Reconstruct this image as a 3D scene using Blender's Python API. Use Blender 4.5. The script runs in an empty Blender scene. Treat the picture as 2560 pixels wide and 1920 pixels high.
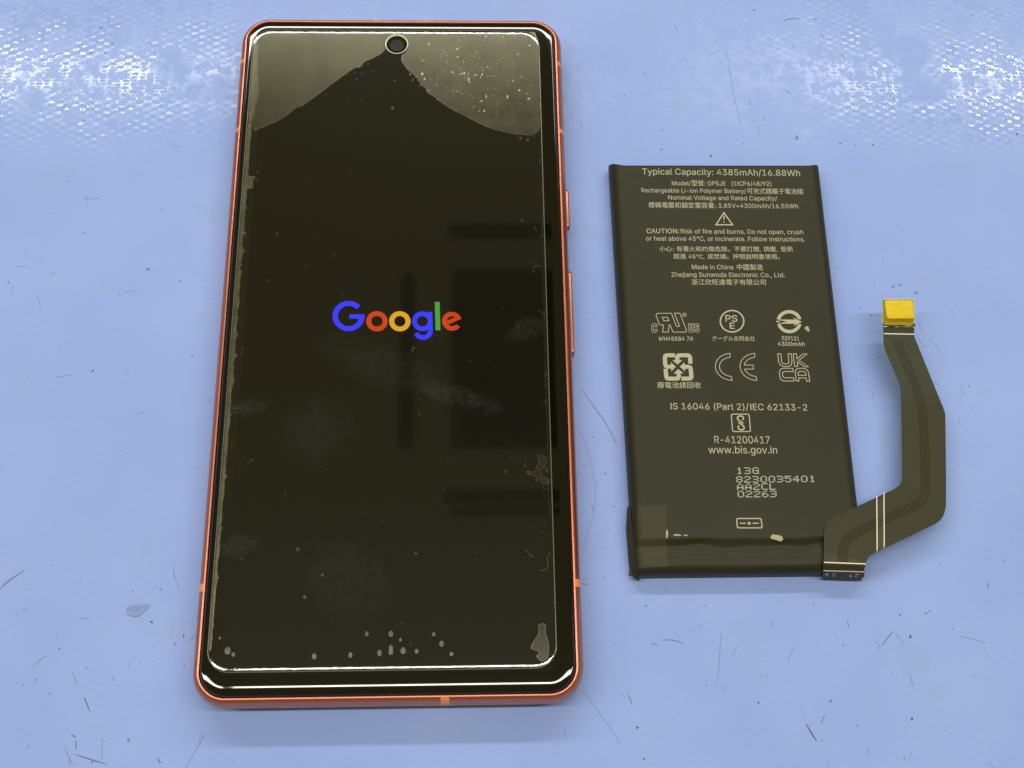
import bpy, bmesh, math, random
from mathutils import Vector, noise

# ------------------------------------------------------------------ camera, world, lamps, exposure
S = bpy.context.scene
C = S.collection
MM = 0.001                                   # everything below is laid out in millimetres

cam = bpy.data.cameras.new('camera')
camo = bpy.data.objects.new('camera', cam); C.objects.link(camo)
cam.sensor_fit = 'HORIZONTAL'; cam.sensor_width = 36.0; cam.lens = 39.25
cam.clip_start = 0.01; cam.clip_end = 20
camo.location = (0.016574, -0.090045, 0.221198)
camo.rotation_euler = (0.344681, -0.028077, -0.015943)
S.camera = camo

W = bpy.data.worlds.new('World'); S.world = W; W.use_nodes = True
bg = W.node_tree.nodes['Background']
bg.inputs[0].default_value = (1.0, 0.88, 0.40, 1); bg.inputs[1].default_value = 0.245

def tube_lamp(name, x0, x1, y, z, width, radiance, col, aim):
    l = bpy.data.lights.new(name, 'AREA'); l.shape = 'RECTANGLE'
    l.size = (x1 - x0) * MM; l.size_y = width * MM
    l.energy = radiance * math.pi * l.size * l.size_y; l.color = col
    o = bpy.data.objects.new(name, l); C.objects.link(o)
    o.location = ((x0 + x1) / 2 * MM, y * MM, z * MM)
    d = Vector((0, aim - y, -z)).normalized()
    o.rotation_euler = (math.atan2(d.y, -d.z), 0, 0)
    return o
WARM = (1.0, 0.98, 0.90)
tube_lamp('ceiling_tube_rear', -760, 900, 880, 1000, 64, 27.5, WARM, 0)
tube_lamp('ceiling_tube_front', -238, 962, -32, 1000, 44, 32.0, WARM, -32)
tube_lamp('ceiling_tube_front', -1452, -252, -32, 1000, 44, 32.0, WARM, -32)

vs = S.view_settings
S.display_settings.display_device = 'sRGB'
vs.view_transform = 'Standard'; vs.look = 'None'; vs.exposure = 0.0; vs.gamma = 1.0; vs.use_curve_mapping = False
S.render.engine = 'CYCLES'
S.cycles.use_denoising = True
S.cycles.max_bounces = 10; S.cycles.transparent_max_bounces = 24
S.cycles.sample_clamp_indirect = 6.0

# ------------------------------------------------------------------ measured outlines, millimetres on the mat
TEXTS=[["Typical Capacity: 4385mAh/16.88Wh",[53.481,36.495],[88.688,36.065],1.51,"c"],["Model/型號: GP5JE   (1ICP6/48/92)",[59.916,33.732],[82.019,33.576],1.084,"c"],["Rechargeable Li-ion Polymer Battery/可充式鋰離子電池組",[53.036,31.994],[88.93,31.612],1.046,"c"],["Nominal Voltage and Rated Capacity/",[58.877,30.169],[82.934,29.91],1.073,"c"],["標稱電壓和額定電容量: 3.85V=4300mAh/16.55Wh",[54.415,28.263],[87.428,27.995],1.067,"c"],["@CAUTION:",[53.639,21.958],[60.699,21.917],1.077,"c"],["Risk of fire and burns. Do not open, crush",[61.084,21.886],[87.883,21.634],1.08,"c"],["or heat above 45°C, or incinerate. Follow instructions.",[53.426,20.155],[88.032,19.885],1.074,"c"],["小心: 有著火和灼傷危險。不要打開, 擠壓, 受熱",[56.15,17.446],[85.218,17.298],1.402,"b"],["超過 45°C, 或焚燒。按照說明書使用。",[59.104,15.658],[82.143,15.487],1.395,"b"],["Made in China 中國製造",[62.91,13.337],[78.267,13.149],1.054,"c"],["Zhejiang Sunwoda Electronic Co., Ltd.",[58.375,11.557],[82.832,11.341],1.049,"c"],["浙江欣旺達電子有限公司",[62.592,9.614],[78.557,9.507],1.371,"b"],["@MH45584 7#",[54.852,-3.168],[62.009,-3.201],0.884,"c"],["グーグル合同会社",[65.982,-3.268],[75.045,-3.359],1.133,"b"],["@R39121",[80.784,-3.188],[84.372,-3.264],0.906,"c"],["@4300mAh",[79.763,-4.441],[85.441,-4.528],0.903,"c"],["廢電池請回收",[53.819,-13.713],[62.897,-13.815],1.406,"b"],["@PS",[69.197,1.094],[71.731,1.084],1.472,"c"],["@E",[69.962,-0.531],[71.019,-0.536],1.366,"c"],["IS 16046 (Part 2)/IEC 62133-2",[56.293,-18.309],[84.483,-18.769],1.374,"c"],["R-41200417",[64.744,-25.615],[76.076,-25.768],1.523,"c"],["www.bis.gov.in",[63.366,-27.718],[77.378,-27.878],1.514,"c"]]
STROKES=[[[[70.889,26.913],[68.903,23.969],[72.568,23.965]],0.283,1],[[[70.859,26.197],[70.779,25.204]],0.254,0],[[[70.747,24.802],[70.724,24.523]],0.254,0],[[[57.821,3.066],[54.885,3.052],[54.649,2.953],[54.557,2.767],[54.542,2.518],[55.053,0.693],[55.188,0.47],[55.414,0.407],[55.987,0.405],[55.656,-1.233],[56.857,-1.239],[57.191,0.4],[57.328,0.4],[57.887,-1.243],[60.463,-1.254],[60.664,-1.157],[60.746,-0.972],[60.708,-0.689],[59.607,3.059],[58.455,3.063],[59.348,0.057],[58.683,0.06]],0.15,1],[[[55.83,2.14],[56.957,2.136],[57.16,1.353],[56.046,1.358]],0.15,1],[[[60.929,2.68],[60.918,2.803],[60.87,2.915],[60.79,3.003],[60.684,3.06],[60.565,3.08],[60.442,3.061],[60.329,3.005],[60.236,2.917],[60.173,2.806],[60.146,2.683],[60.157,2.56],[60.205,2.449],[60.285,2.361],[60.391,2.304],[60.51,2.284],[60.632,2.303],[60.745,2.359],[60.838,2.446],[60.901,2.557]],0.104,1],[[[60.409,2.495],[60.434,2.856],[60.595,2.856],[60.635,2.756],[60.56,2.682],[60.64,2.495]],0.081,0],[[[54.585,-0.021],[54.642,0.349],[54.399,0.696],[53.826,0.698],[53.458,0.292],[53.39,-0.879],[53.652,-1.274],[54.281,-1.277],[54.591,-0.884],[54.552,-0.576],[54.266,-0.575],[54.228,-0.821],[54.019,-0.882],[53.824,-0.696],[53.825,0.105],[53.974,0.29],[54.201,0.252],[54.277,0.005]],0.104,1],[[[61.227,0.668],[61.594,0.666],[61.607,-0.791],[61.747,-0.915],[61.905,-0.793],[61.916,0.665],[62.318,0.663],[62.297,-0.918],[62.006,-1.31],[61.49,-1.308],[61.227,-0.975]],0.104,1],[[[63.481,0.065],[63.451,0.436],[63.18,0.66],[62.778,0.662],[62.504,0.378],[62.549,-0.117],[62.986,-0.427],[63.074,-0.798],[62.893,-0.92],[62.739,-0.673],[62.425,-0.733],[62.527,-1.227],[62.806,-1.339],[63.21,-1.291],[63.466,-0.923],[63.392,-0.367],[62.96,0.005],[62.978,0.252],[63.147,0.215],[63.192,0.041]],0.104,1],[[[73.041,1.165],[73.044,1.55],[72.985,1.926],[72.866,2.284],[72.69,2.615],[72.461,2.91],[72.185,3.163],[71.868,3.367],[71.518,3.517],[71.145,3.609],[70.756,3.641],[70.363,3.612],[69.975,3.523],[69.601,3.376],[69.25,3.174],[68.932,2.924],[68.655,2.63],[68.424,2.301],[68.246,1.945],[68.125,1.57],[68.064,1.185],[68.064,0.801],[68.125,0.427],[68.246,0.071],[68.423,-0.257],[68.653,-0.55],[68.929,-0.8],[69.244,-1.002],[69.592,-1.15],[69.963,-1.241],[70.349,-1.273],[70.739,-1.245],[71.125,-1.157],[71.497,-1.012],[71.846,-0.813],[72.164,-0.565],[72.442,-0.274],[72.674,0.052],[72.854,0.407],[72.977,0.781]],0.3,1],[[[69.536,-6.118],[69.061,-6.159],[68.597,-6.259],[68.154,-6.414],[67.739,-6.622],[67.361,-6.878],[67.027,-7.178],[66.745,-7.515],[66.519,-7.883],[66.353,-8.275],[66.251,-8.683],[66.215,-9.099],[66.245,-9.514],[66.34,-9.922],[66.499,-10.313],[66.718,-10.681],[66.994,-11.018],[67.32,-11.317],[67.69,-11.574],[68.098,-11.783],[68.535,-11.941],[68.992,-12.043],[69.462,-12.089],[69.37,-11.222],[69.031,-11.176],[68.703,-11.093],[68.392,-10.974],[68.103,-10.822],[67.841,-10.638],[67.611,-10.427],[67.417,-10.192],[67.264,-9.938],[67.152,-9.668],[67.086,-9.388],[67.065,-9.103],[67.091,-8.818],[67.163,-8.539],[67.279,-8.269],[67.438,-8.015],[67.637,-7.78],[67.872,-7.57],[68.138,-7.388],[68.432,-7.237],[68.748,-7.12],[69.08,-7.04],[69.421,-6.997]],0.15,1],[[[74.726,-6.144],[74.25,-6.185],[73.785,-6.285],[73.339,-6.44],[72.922,-6.648],[72.542,-6.904],[72.206,-7.204],[71.92,-7.542],[71.691,-7.91],[71.522,-8.303],[71.417,-8.711],[71.377,-9.127],[71.404,-9.542],[71.497,-9.95],[71.653,-10.341],[71.87,-10.709],[72.143,-11.046],[72.468,-11.346],[72.837,-11.604],[73.243,-11.813],[73.679,-11.97],[74.137,-12.073],[74.607,-12.119],[74.521,-11.251],[74.205,-11.209],[73.898,-11.135],[73.606,-11.03],[73.331,-10.895],[73.08,-10.733],[72.855,-10.546],[72.661,-10.336],[72.499,-10.107],[72.374,-9.864],[72.287,-9.608],[74.163,-9.623],[74.127,-8.755],[72.292,-8.69],[72.384,-8.43],[72.516,-8.182],[72.684,-7.948],[72.886,-7.735],[73.119,-7.543],[73.38,-7.378],[73.664,-7.242],[73.965,-7.136],[74.281,-7.063],[74.604,-7.024]],0.15,1],[[[79.534,-6.229],[80.204,-6.233],[80.207,-7.918],[80.33,-8.368],[80.705,-8.512],[81.318,-8.515],[81.654,-8.281],[81.718,-7.867],[81.713,-6.24],[82.384,-6.243],[82.381,-7.929],[82.13,-8.756],[81.596,-9.084],[80.482,-9.078],[79.847,-8.744],[79.582,-8.033]],0.159,1],[[[82.809,-6.246],[83.469,-6.249],[83.496,-7.402],[84.84,-6.303],[85.735,-6.308],[83.854,-7.724],[85.709,-9.189],[84.873,-9.184],[83.491,-7.994],[83.489,-9.094],[82.821,-9.09]],0.159,1],[[[82.389,-9.501],[82.37,-10.231],[80.598,-10.162],[80.185,-10.395],[80.084,-10.865],[80.192,-11.452],[80.622,-11.595],[82.344,-11.581],[82.381,-12.307],[80.165,-12.294],[79.592,-11.917],[79.45,-11.096],[79.542,-10.157],[79.872,-9.629],[80.445,-9.455]],0.159,1],[[[82.827,-12.286],[82.821,-10.175],[83.15,-9.682],[83.78,-9.509],[84.782,-9.514],[85.361,-9.835],[85.577,-10.425],[85.645,-12.396],[85.012,-12.393],[84.979,-11.655],[83.392,-11.646],[83.401,-12.313]],0.159,1],[[[83.375,-11.059],[83.408,-10.413],[83.766,-10.18],[84.656,-10.185],[84.965,-10.422],[85.008,-11.068]],0.159,1],[[[61.03,-8.348],[61.085,-7.08],[60.946,-6.631],[60.616,-6.472],[58.968,-6.463],[58.563,-6.582],[58.38,-6.945],[58.358,-7.61]],0.876,0],[[[57.946,-6.458],[56.3,-6.45],[55.951,-6.569],[55.792,-6.932],[55.774,-8.501],[55.898,-8.863],[56.251,-9.009],[56.986,-9.013]],0.876,0],[[[55.793,-9.463],[55.83,-11.201],[55.924,-11.5],[56.255,-11.621],[58.002,-11.631],[58.292,-11.514],[58.428,-11.156],[58.438,-10.498]],0.876,0],[[[58.96,-11.637],[60.539,-11.646],[60.886,-11.528],[61.046,-11.171],[61.025,-9.552],[60.937,-9.191],[60.608,-9.033],[59.85,-9.028]],0.876,0],[[[68.995,-19.445],[72.071,-19.466],[72.27,-19.536],[72.356,-19.768],[72.323,-22.924],[72.257,-23.11],[72.07,-23.194],[68.929,-23.171],[68.734,-23.068],[68.654,-22.855],[68.655,-19.786],[68.74,-19.555]],0.213,1],[[[70.897,-20.699],[71.128,-20.402],[71.072,-20.102],[70.844,-19.886],[70.52,-19.841],[70.145,-19.907],[69.896,-20.137],[69.892,-20.479],[70.112,-20.779],[70.998,-21.426]],0.295,0],[[[69.994,-21.205],[70.8,-21.825],[71.079,-22.193],[71.05,-22.533],[70.801,-22.769],[70.389,-22.808],[70.031,-22.695],[69.852,-22.397],[69.918,-22.099],[70.1,-21.888]],0.295,0],[[[68.15,-41.192],[72.652,-41.235],[72.824,-41.446],[72.879,-42.915],[72.704,-43.123],[68.146,-43.078],[67.951,-42.937],[67.908,-41.4]],0.228,1],[[[68.501,-42.157],[69.711,-42.169]],0.228,0],[[[70.523,-42.177],[70.509,-42.098],[70.458,-42.04],[70.382,-42.018],[70.302,-42.038],[70.24,-42.095],[70.212,-42.174],[70.226,-42.252],[70.278,-42.31],[70.354,-42.332],[70.434,-42.312],[70.496,-42.255]],0.316,1],[[[71.042,-42.182],[72.27,-42.193]],0.228,0],[[[71.682,-41.611],[71.665,-42.764]],0.228,0]]
FILLS=[[[57.33,-7.556],[59.442,-7.531],[58.353,-8.539]],[[56.95,-7.989],[56.955,-10.034],[57.971,-9.018]],[[57.364,-10.516],[59.468,-10.479],[58.425,-9.514]],[[59.828,-8.016],[59.847,-10.062],[58.774,-9.023]],[[85.355,1.595],[85.302,1.883],[85.217,2.16],[85.098,2.424],[84.949,2.67],[84.771,2.895],[84.565,3.097],[84.336,3.272],[84.085,3.419],[83.816,3.536],[83.532,3.62],[83.237,3.672],[82.935,3.69],[82.63,3.674],[82.325,3.625],[82.025,3.542],[81.733,3.428],[81.453,3.283],[81.188,3.109],[80.943,2.91],[80.719,2.686],[80.521,2.442],[80.35,2.18],[80.209,1.903],[80.099,1.616],[80.864,1.593],[80.953,1.782],[81.062,1.963],[81.189,2.133],[81.332,2.291],[81.491,2.435],[81.663,2.563],[81.846,2.673],[82.039,2.766],[82.239,2.838],[82.444,2.891],[82.651,2.922],[82.859,2.932],[83.065,2.92],[83.266,2.887],[83.46,2.834],[83.645,2.759],[83.819,2.666],[83.98,2.554],[84.127,2.425],[84.257,2.28],[84.368,2.121],[84.461,1.95],[84.533,1.768],[84.585,1.579]],[[80.122,0.469],[80.174,0.182],[80.259,-0.094],[80.376,-0.355],[80.522,-0.599],[80.697,-0.822],[80.897,-1.021],[81.121,-1.194],[81.365,-1.339],[81.626,-1.455],[81.902,-1.538],[82.188,-1.589],[82.482,-1.607],[82.778,-1.592],[83.075,-1.543],[83.367,-1.462],[83.652,-1.349],[83.925,-1.207],[84.183,-1.035],[84.424,-0.838],[84.643,-0.616],[84.839,-0.374],[85.008,-0.114],[85.149,0.161],[85.259,0.448],[84.536,0.438],[84.444,0.254],[84.333,0.078],[84.206,-0.088],[84.062,-0.241],[83.904,-0.38],[83.733,-0.504],[83.552,-0.61],[83.362,-0.699],[83.165,-0.769],[82.964,-0.819],[82.761,-0.849],[82.557,-0.859],[82.355,-0.848],[82.158,-0.816],[81.967,-0.764],[81.785,-0.693],[81.613,-0.602],[81.453,-0.494],[81.308,-0.369],[81.178,-0.229],[81.066,-0.074],[80.971,0.092],[80.896,0.269],[80.842,0.454]],[[80.062,1.54],[84.015,1.488],[83.505,2.038],[85.376,0.972],[83.465,-0.028],[83.976,0.552],[80.08,0.568],[82.27,1.009]],[[79.978,1.261],[80.709,1.222],[80.62,0.894],[79.999,0.897]]]
DOTS=[["13G",[68.745,-32.104],1.633,1.357],["8230035401",[68.541,-33.898],1.642,1.35],["AA2CL",[68.589,-35.399],1.633,1.344],["02263",[68.599,-36.929],1.633,1.337]]
POCKET_L=[[-33.117,69.918],[-30.611,71.499],[-1.114,71.66],[-1.098,70.833],[-2.814,69.881],[-3.69,68.116],[-3.558,66.559],[-4.186,65.585],[-5.145,64.922],[-6.744,64.026],[-8.499,63.055],[-8.697,62.093],[-9.429,61.707],[-10.078,61.819],[-11.65,60.549],[-13.213,59.209],[-14.767,57.797],[-16.314,56.354],[-17.853,54.917],[-19.388,53.524],[-21.525,51.575],[-22.78,51.274],[-23.983,49.971],[-25.497,48.672],[-27.32,47.378],[-29.158,46.455],[-31.443,45.242],[-32.28,46.082],[-32.754,46.631],[-33.17,57.806]]
POCKET_R=[[1.725,68.338],[0.785,69.9],[-1.0,70.833],[-1.016,71.66],[30.066,71.632],[31.072,69.467],[31.022,46.029],[30.263,44.995],[28.494,44.256],[25.316,44.544],[22.777,45.091],[20.557,45.823],[18.336,46.852],[15.792,48.215],[13.24,49.769],[11.0,51.18],[9.072,52.672],[7.781,53.87],[6.003,55.296],[5.509,56.429],[4.535,57.184],[4.201,58.132],[3.379,59.386],[2.724,60.033],[1.575,61.177],[0.578,62.709],[0.007,63.863],[0.211,65.218],[1.171,66.192]]
BLOBS=[[[27.967,-61.87],[29.204,-61.885],[29.23,-63.623],[29.747,-65.357],[29.577,-67.757],[28.505,-68.597],[27.476,-67.73],[28.022,-66.881],[26.459,-66.175],[27.376,-64.464],[27.925,-63.606]],[[28.555,-28.829],[30.148,-29.347],[30.109,-30.856],[29.21,-31.852],[29.421,-33.102],[30.611,-33.86],[30.494,-34.604],[29.384,-34.595],[28.69,-33.346],[26.769,-32.731],[26.298,-32.078],[27.842,-32.34],[28.253,-31.343],[28.762,-30.343]]]
BUBBLES=[[-4.127,-63.208,1],[0.351,-63.264,1.2],[2.121,-64.388,0.9],[8.339,-63.432,0.9],[9.822,-65.173,1.2],[11.646,-67.081,1.1],[5.189,-66.485,1.1],[2.679,-66.384,1.3],[0.404,-65.842,1.3],[0.42,-66.629,1.2],[-1.665,-66.738,1.1],[-7.04,-67.044,1],[-13.722,-67.195,1.2],[-29.692,-65.969,1.6],[-28.61,-66.663,0.9],[-31.307,-63.66,0.8],[-25.367,20.221,0.8],[-26.544,9.273,0.8],[2.822,11.735,0.7],[26.526,23.138,0.9],[-31.754,19.362,0.6],[-17.71,-47.144,0.8],[-12.832,-52.133,0.9],[-15.98,-56.222,0.8],[15.354,-8.877,0.7],[19.504,-9.005,0.5],[22.184,-32.144,0.8],[30.274,-31.961,1],[26.775,-32.432,0.7],[28.291,-33.84,0.9],[-31.61,-26.448,0.7],[5.9,-11.862,0.4],[4.789,-48.183,0.6],[-1.282,58.378,0.6],[-1.619,51.071,0.9],[2.143,59.954,0.9],[28.088,43.082,1],[26.505,43.445,0.8],[29.446,44.111,0.6],[-9.381,62.282,0.7],[21.306,50.088,0.8],[-30.176,34.948,0.8],[-30.352,32.964,0.8],[-31.561,32.023,0.6],[-29.762,37.708,0.6],[-25.239,20.186,0.7],[-25.252,28.841,0.5]]
LINT=[[[-31.278,-7.408],[-30.818,-6.875],[-30.92,-6.072],[-30.551,-5.644]],[[3.479,-5.592],[3.838,-6.241],[3.644,-6.671],[3.39,-6.346],[3.733,-5.863],[4.333,-5.812]],[[29.238,10.987],[28.625,11.273],[28.746,12.07],[29.378,12.525],[30.202,12.351]],[[28.86,21.784],[29.371,21.198],[29.46,20.496]],[[30.206,18.863],[30.484,19.561],[31.167,19.676]],[[22.012,2.977],[22.315,2.754],[22.421,3.086]],[[28.482,-51.74],[29.663,-51.518],[30.065,-50.579],[29.955,-49.395],[30.597,-48.357]],[[-28.339,-30.283],[-27.768,-29.489],[-27.103,-29.394]],[[-32.244,-18.587],[-31.021,-18.698],[-30.228,-18.186]],[[4.906,-19.71],[5.009,-20.125],[5.404,-20.386]],[[25.887,-47.69],[26.437,-48.504],[27.461,-49.132]],[[-28.819,-48.304],[-28.224,-48.875],[-27.838,-49.114]],[[26.071,-31.325],[25.938,-30.722],[26.329,-30.575]],[[30.215,-11.466],[30.822,-11.203],[30.701,-12.001],[30.198,-12.157]],[[30.337,1.284],[30.807,1.725],[30.626,0.62]],[[30.241,-14.382],[30.745,-14.121]],[[30.315,-17.273],[30.542,-18.059]]]
SMUDGES=[[-2.648,-9.575,13.05,4.35,-22],[-14.925,-23.552,6.8,6.09,-30],[-8.123,-52.814,8.97,6.38,-28],[26.889,-2.169,4.35,2.61,15],[12.766,-16.517,9.25,2.32,-18],[-28.858,-46.495,3.81,2.32,0],[-29.232,-18.843,4.08,1.74,0]]
HOLE=[-0.998,67.746]
LOGO=[[-9.647,1.201],[0.018579,-7.2e-05],[-0.000675,0.020274]]
FLEX_L=[[84.206,-50.263,5.75],[84.573,-47.728,5.675],[85.101,-43.852,5.562],[85.415,-42.836,5.533],[86.002,-41.95,5.507],[86.934,-41.305,5.475],[91.235,-39.452,5.36],[96.408,-37.176,5.22],[100.325,-35.421,5.113],[101.588,-34.625,5.065],[102.289,-33.535,5.0],[102.547,-31.875,5.02],[103.33,-25.153,5.1],[104.016,-19.161,5.17],[104.511,-14.247,5.475],[104.304,-13.224,5.596],[103.249,-9.791,6.0],[102.013,-6.025,6.44],[101.739,-4.564,6.611],[101.833,-2.59,6.859],[101.958,-0.841,7.079],[102.183,2.25,7.465],[102.397,4.914,7.796]]
FLEX_R=[[92.464,-50.587,5.75],[92.694,-50.037,5.741],[93.102,-49.36,5.721],[93.476,-48.935,5.708],[94.153,-48.624,5.699],[95.001,-48.234,5.687],[99.076,-46.437,5.633],[103.352,-44.549,5.577],[107.483,-42.75,5.524],[108.741,-41.923,5.5],[109.572,-40.845,5.434],[110.258,-39.214,5.335],[111.251,-33.611,5.0],[112.379,-25.22,5.1],[113.099,-19.654,5.165],[112.918,-18.415,5.179],[111.794,-14.502,5.45],[110.211,-9.232,6.07],[108.998,-5.2,6.54],[108.359,-3.161,6.791],[108.503,-0.868,7.079],[108.714,2.225,7.465],[108.834,4.892,7.796]]
FLEX_C=[[87.933,-50.145,5.745],[88.262,-48.164,5.687],[88.861,-46.574,5.64],[89.809,-45.381,5.605],[91.379,-44.349,5.575],[95.636,-42.448,5.519],[100.785,-40.284,5.405],[104.263,-38.744,5.31],[105.666,-37.592,5.24],[106.482,-36.095,5.15],[106.98,-33.575,5.0],[107.889,-25.187,5.1],[108.346,-20.053,5.16],[108.237,-16.586,5.2],[107.342,-12.785,5.65],[105.849,-8.099,6.2],[104.922,-5.353,6.52],[104.64,-3.805,6.708]]
FLEX_E=[[[84.955,-52.716,0.9],[92.953,-53.043,0.9]],[[84.665,-52.296,2.6],[92.61,-52.621,2.6]],[[84.355,-51.946,4.2],[92.29,-52.268,4.2]],[[84.215,-51.399,5.1],[92.26,-51.722,5.1]],[[84.176,-50.784,5.6],[92.33,-51.108,5.6]]]
FLEXLINES=[[[96.579,-36.844,5.2],[95.035,-48.275,5.688]],[[98.136,-36.189,5.16],[96.548,-47.572,5.667]],[[84.255,-50.185,5.748],[92.464,-50.587,5.75]],[[101.978,-0.91,7.07],[108.485,-1.067,7.054]],[[101.861,-2.461,6.876],[108.392,-2.619,6.859]]]
CONN=[[102.787,4.686,7.768],[108.753,4.665,7.768],[108.366,0.491,7.249],[102.424,0.515,7.249]]
TAPE=[[102.338,4.995,7.8],[108.929,4.973,7.8],[108.558,-0.376,7.141],[107.145,-1.406,7.011],[105.911,-0.97,7.065],[102.008,-0.953,7.065],[101.558,-0.26,7.151],[101.394,-0.0,7.184],[101.902,2.251,7.465]]
BAT={"tl":[46.621,37.843],"tlm":[53.234,39.321],"tr":[93.74,37.635],"ml":[47.001,-6.951],"mr":[93.525,-7.345],"bl":[47.356,-50.473],"br":[93.906,-51.371],"bot":[64.345,-52.055],"ridge":[64.339,-44.901],"bedge":[64.016,-49.749],"ear_l":[47.911,40.131],"ear_r":[93.306,39.969]}
BTAPES=[[[48.953,-38.402],[53.895,-38.447],[53.933,-44.164],[53.701,-50.327],[47.255,-50.805]],[[86.855,16.397],[92.7,16.385],[93.29,-3.283],[86.607,-3.071]]]
CHIPS=[[[85.782,-0.43],[86.256,0.025],[86.662,-0.16],[86.83,-0.982],[86.536,-1.345],[85.999,-0.796]],[[74.336,-44.926],[74.779,-44.45],[76.115,-44.624],[76.719,-44.95],[76.823,-45.509],[76.308,-45.903],[75.386,-45.575],[74.457,-45.326]],[[53.721,-43.762],[53.92,-43.124],[54.186,-43.927],[53.962,-44.961],[53.646,-44.958]],[[55.114,-44.255],[55.832,-44.182],[56.691,-44.351],[56.596,-44.589],[55.331,-44.576]],[[57.087,-44.355],[58.036,-44.364],[57.941,-44.602],[57.229,-44.595]]]
DSTROKES=[[[[52.699,-64.028],[54.759,-64.054],[56.648,-64.706]],0.16,0],[[[50.432,-64.628],[51.607,-65.061]],0.16,0],[[[82.909,-78.617],[82.119,-80.013]],0.16,0],[[[89.46,-60.888],[89.551,-61.953]],0.16,0],[[[45.243,-73.96],[45.693,-75.061],[46.05,-76.278]],0.16,0],[[[82.978,-57.17],[83.232,-57.647]],0.16,0],[[[95.691,-65.706],[97.123,-64.038],[98.361,-62.91]],0.16,0],[[[118.684,-53.453],[118.708,-54.677]],0.16,0],[[[79.168,-79.97],[79.861,-81.38],[80.385,-82.384],[80.962,-83.267]],0.32,0],[[[36.427,-73.106],[40.011,-78.001],[43.524,-83.219]],0.12,1],[[[100.53,-70.899],[100.704,-72.759],[101.118,-74.406]],0.12,1],[[[111.307,-63.919],[113.824,-64.585],[116.508,-65.549]],0.12,1],[[[64.245,-62.699],[63.503,-67.715],[62.603,-72.65]],0.12,1],[[[78.597,-77.345],[79.029,-78.481]],0.12,1],[[[78.29,-65.819],[76.747,-68.303]],0.12,1],[[[98.637,-63.126],[99.656,-64.619],[100.164,-65.678]],0.12,1],[[[64.369,-72.878],[64.006,-73.69]],0.12,1],[[[32.837,-80.092],[32.994,-81.68]],0.12,1],[[[74.485,-60.494],[74.581,-61.769]],0.12,1],[[[-58.021,-73.253],[-57.436,-74.291],[-56.543,-76.013]],0.2,0],[[[-58.603,-83.502],[-55.615,-84.433],[-52.517,-85.365]],0.2,0],[[[-58.653,-81.052],[-58.404,-82.616]],0.2,0],[[[-59.675,-80.03],[-59.091,-80.262],[-58.655,-80.426]],0.2,0],[[[-43.151,-84.292],[-42.849,-85.072],[-42.37,-85.256]],0.2,0],[[[-40.315,-61.682],[-40.192,-62.588]],0.2,0],[[[-76.521,-52.694],[-75.704,-51.604],[-74.399,-50.516],[-72.408,-49.061]],0.4,1],[[[-60.96,-68.131],[-60.05,-69.885],[-59.432,-71.165]],0.14,1],[[[-60.609,-82.138],[-59.733,-83.706],[-58.72,-85.489]],0.14,1],[[[-53.812,-80.789],[-53.489,-84.466]],0.14,1],[[[-34.679,-79.837],[-35.476,-81.623],[-37.894,-86.231]],0.14,1],[[[-43.358,-48.013],[-43.045,-50.246],[-41.697,-53.211]],0.14,1],[[[-68.367,-67.451],[-66.886,-66.069],[-65.9,-65.425]],0.14,1],[[[-60.388,-58.566],[-58.966,-58.391]],0.14,1],[[[-39.189,-63.123],[-37.861,-61.712]],0.14,1],[[[38.475,-11.571],[40.77,-15.284],[42.766,-18.324],[44.438,-21.494],[45.652,-24.477]],0.24,1],[[[37.115,-19.867],[38.932,-23.647],[40.221,-28.924],[40.675,-33.812],[40.296,-38.026],[38.789,-42.766],[37.116,-48.597]],0.09,1],[[[37.103,-52.858],[38.39,-53.016]],0.15,0],[[[42.567,-29.803],[43.123,-30.697]],0.15,0],[[[39.744,-37.122],[40.231,-38.175]],0.15,0],[[[-71.709,-8.768],[-69.728,-8.393],[-67.495,-8.097]],0.13,1],[[[-82.341,16.827],[-80.375,16.878]],0.13,1],[[[-75.112,15.212],[-74.002,15.209]],0.13,1],[[[-59.107,10.736],[-56.188,11.081]],0.13,1],[[[-69.849,33.189],[-66.604,33.622]],0.13,1],[[[-77.459,10.387],[-76.766,8.762],[-76.076,7.144]],0.13,1],[[[112.503,2.867],[113.127,1.278]],0.12,1],[[[111.622,-0.406],[112.665,-1.982]],0.12,1],[[[114.511,-0.869],[116.525,-3.677]],0.12,1],[[[119.706,-11.744],[120.201,-13.921]],0.12,1],[[[114.013,-10.837],[114.973,-11.389]],0.12,1],[[[91.156,82.706],[93.256,83.327],[95.297,83.34]],0.35,1],[[[76.65,73.145],[76.876,63.777],[78.178,50.139]],0.1,1],[[[108.919,63.891],[108.802,62.152]],0.1,1],[[[83.546,55.495],[83.503,53.968]],0.1,1]]
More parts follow.
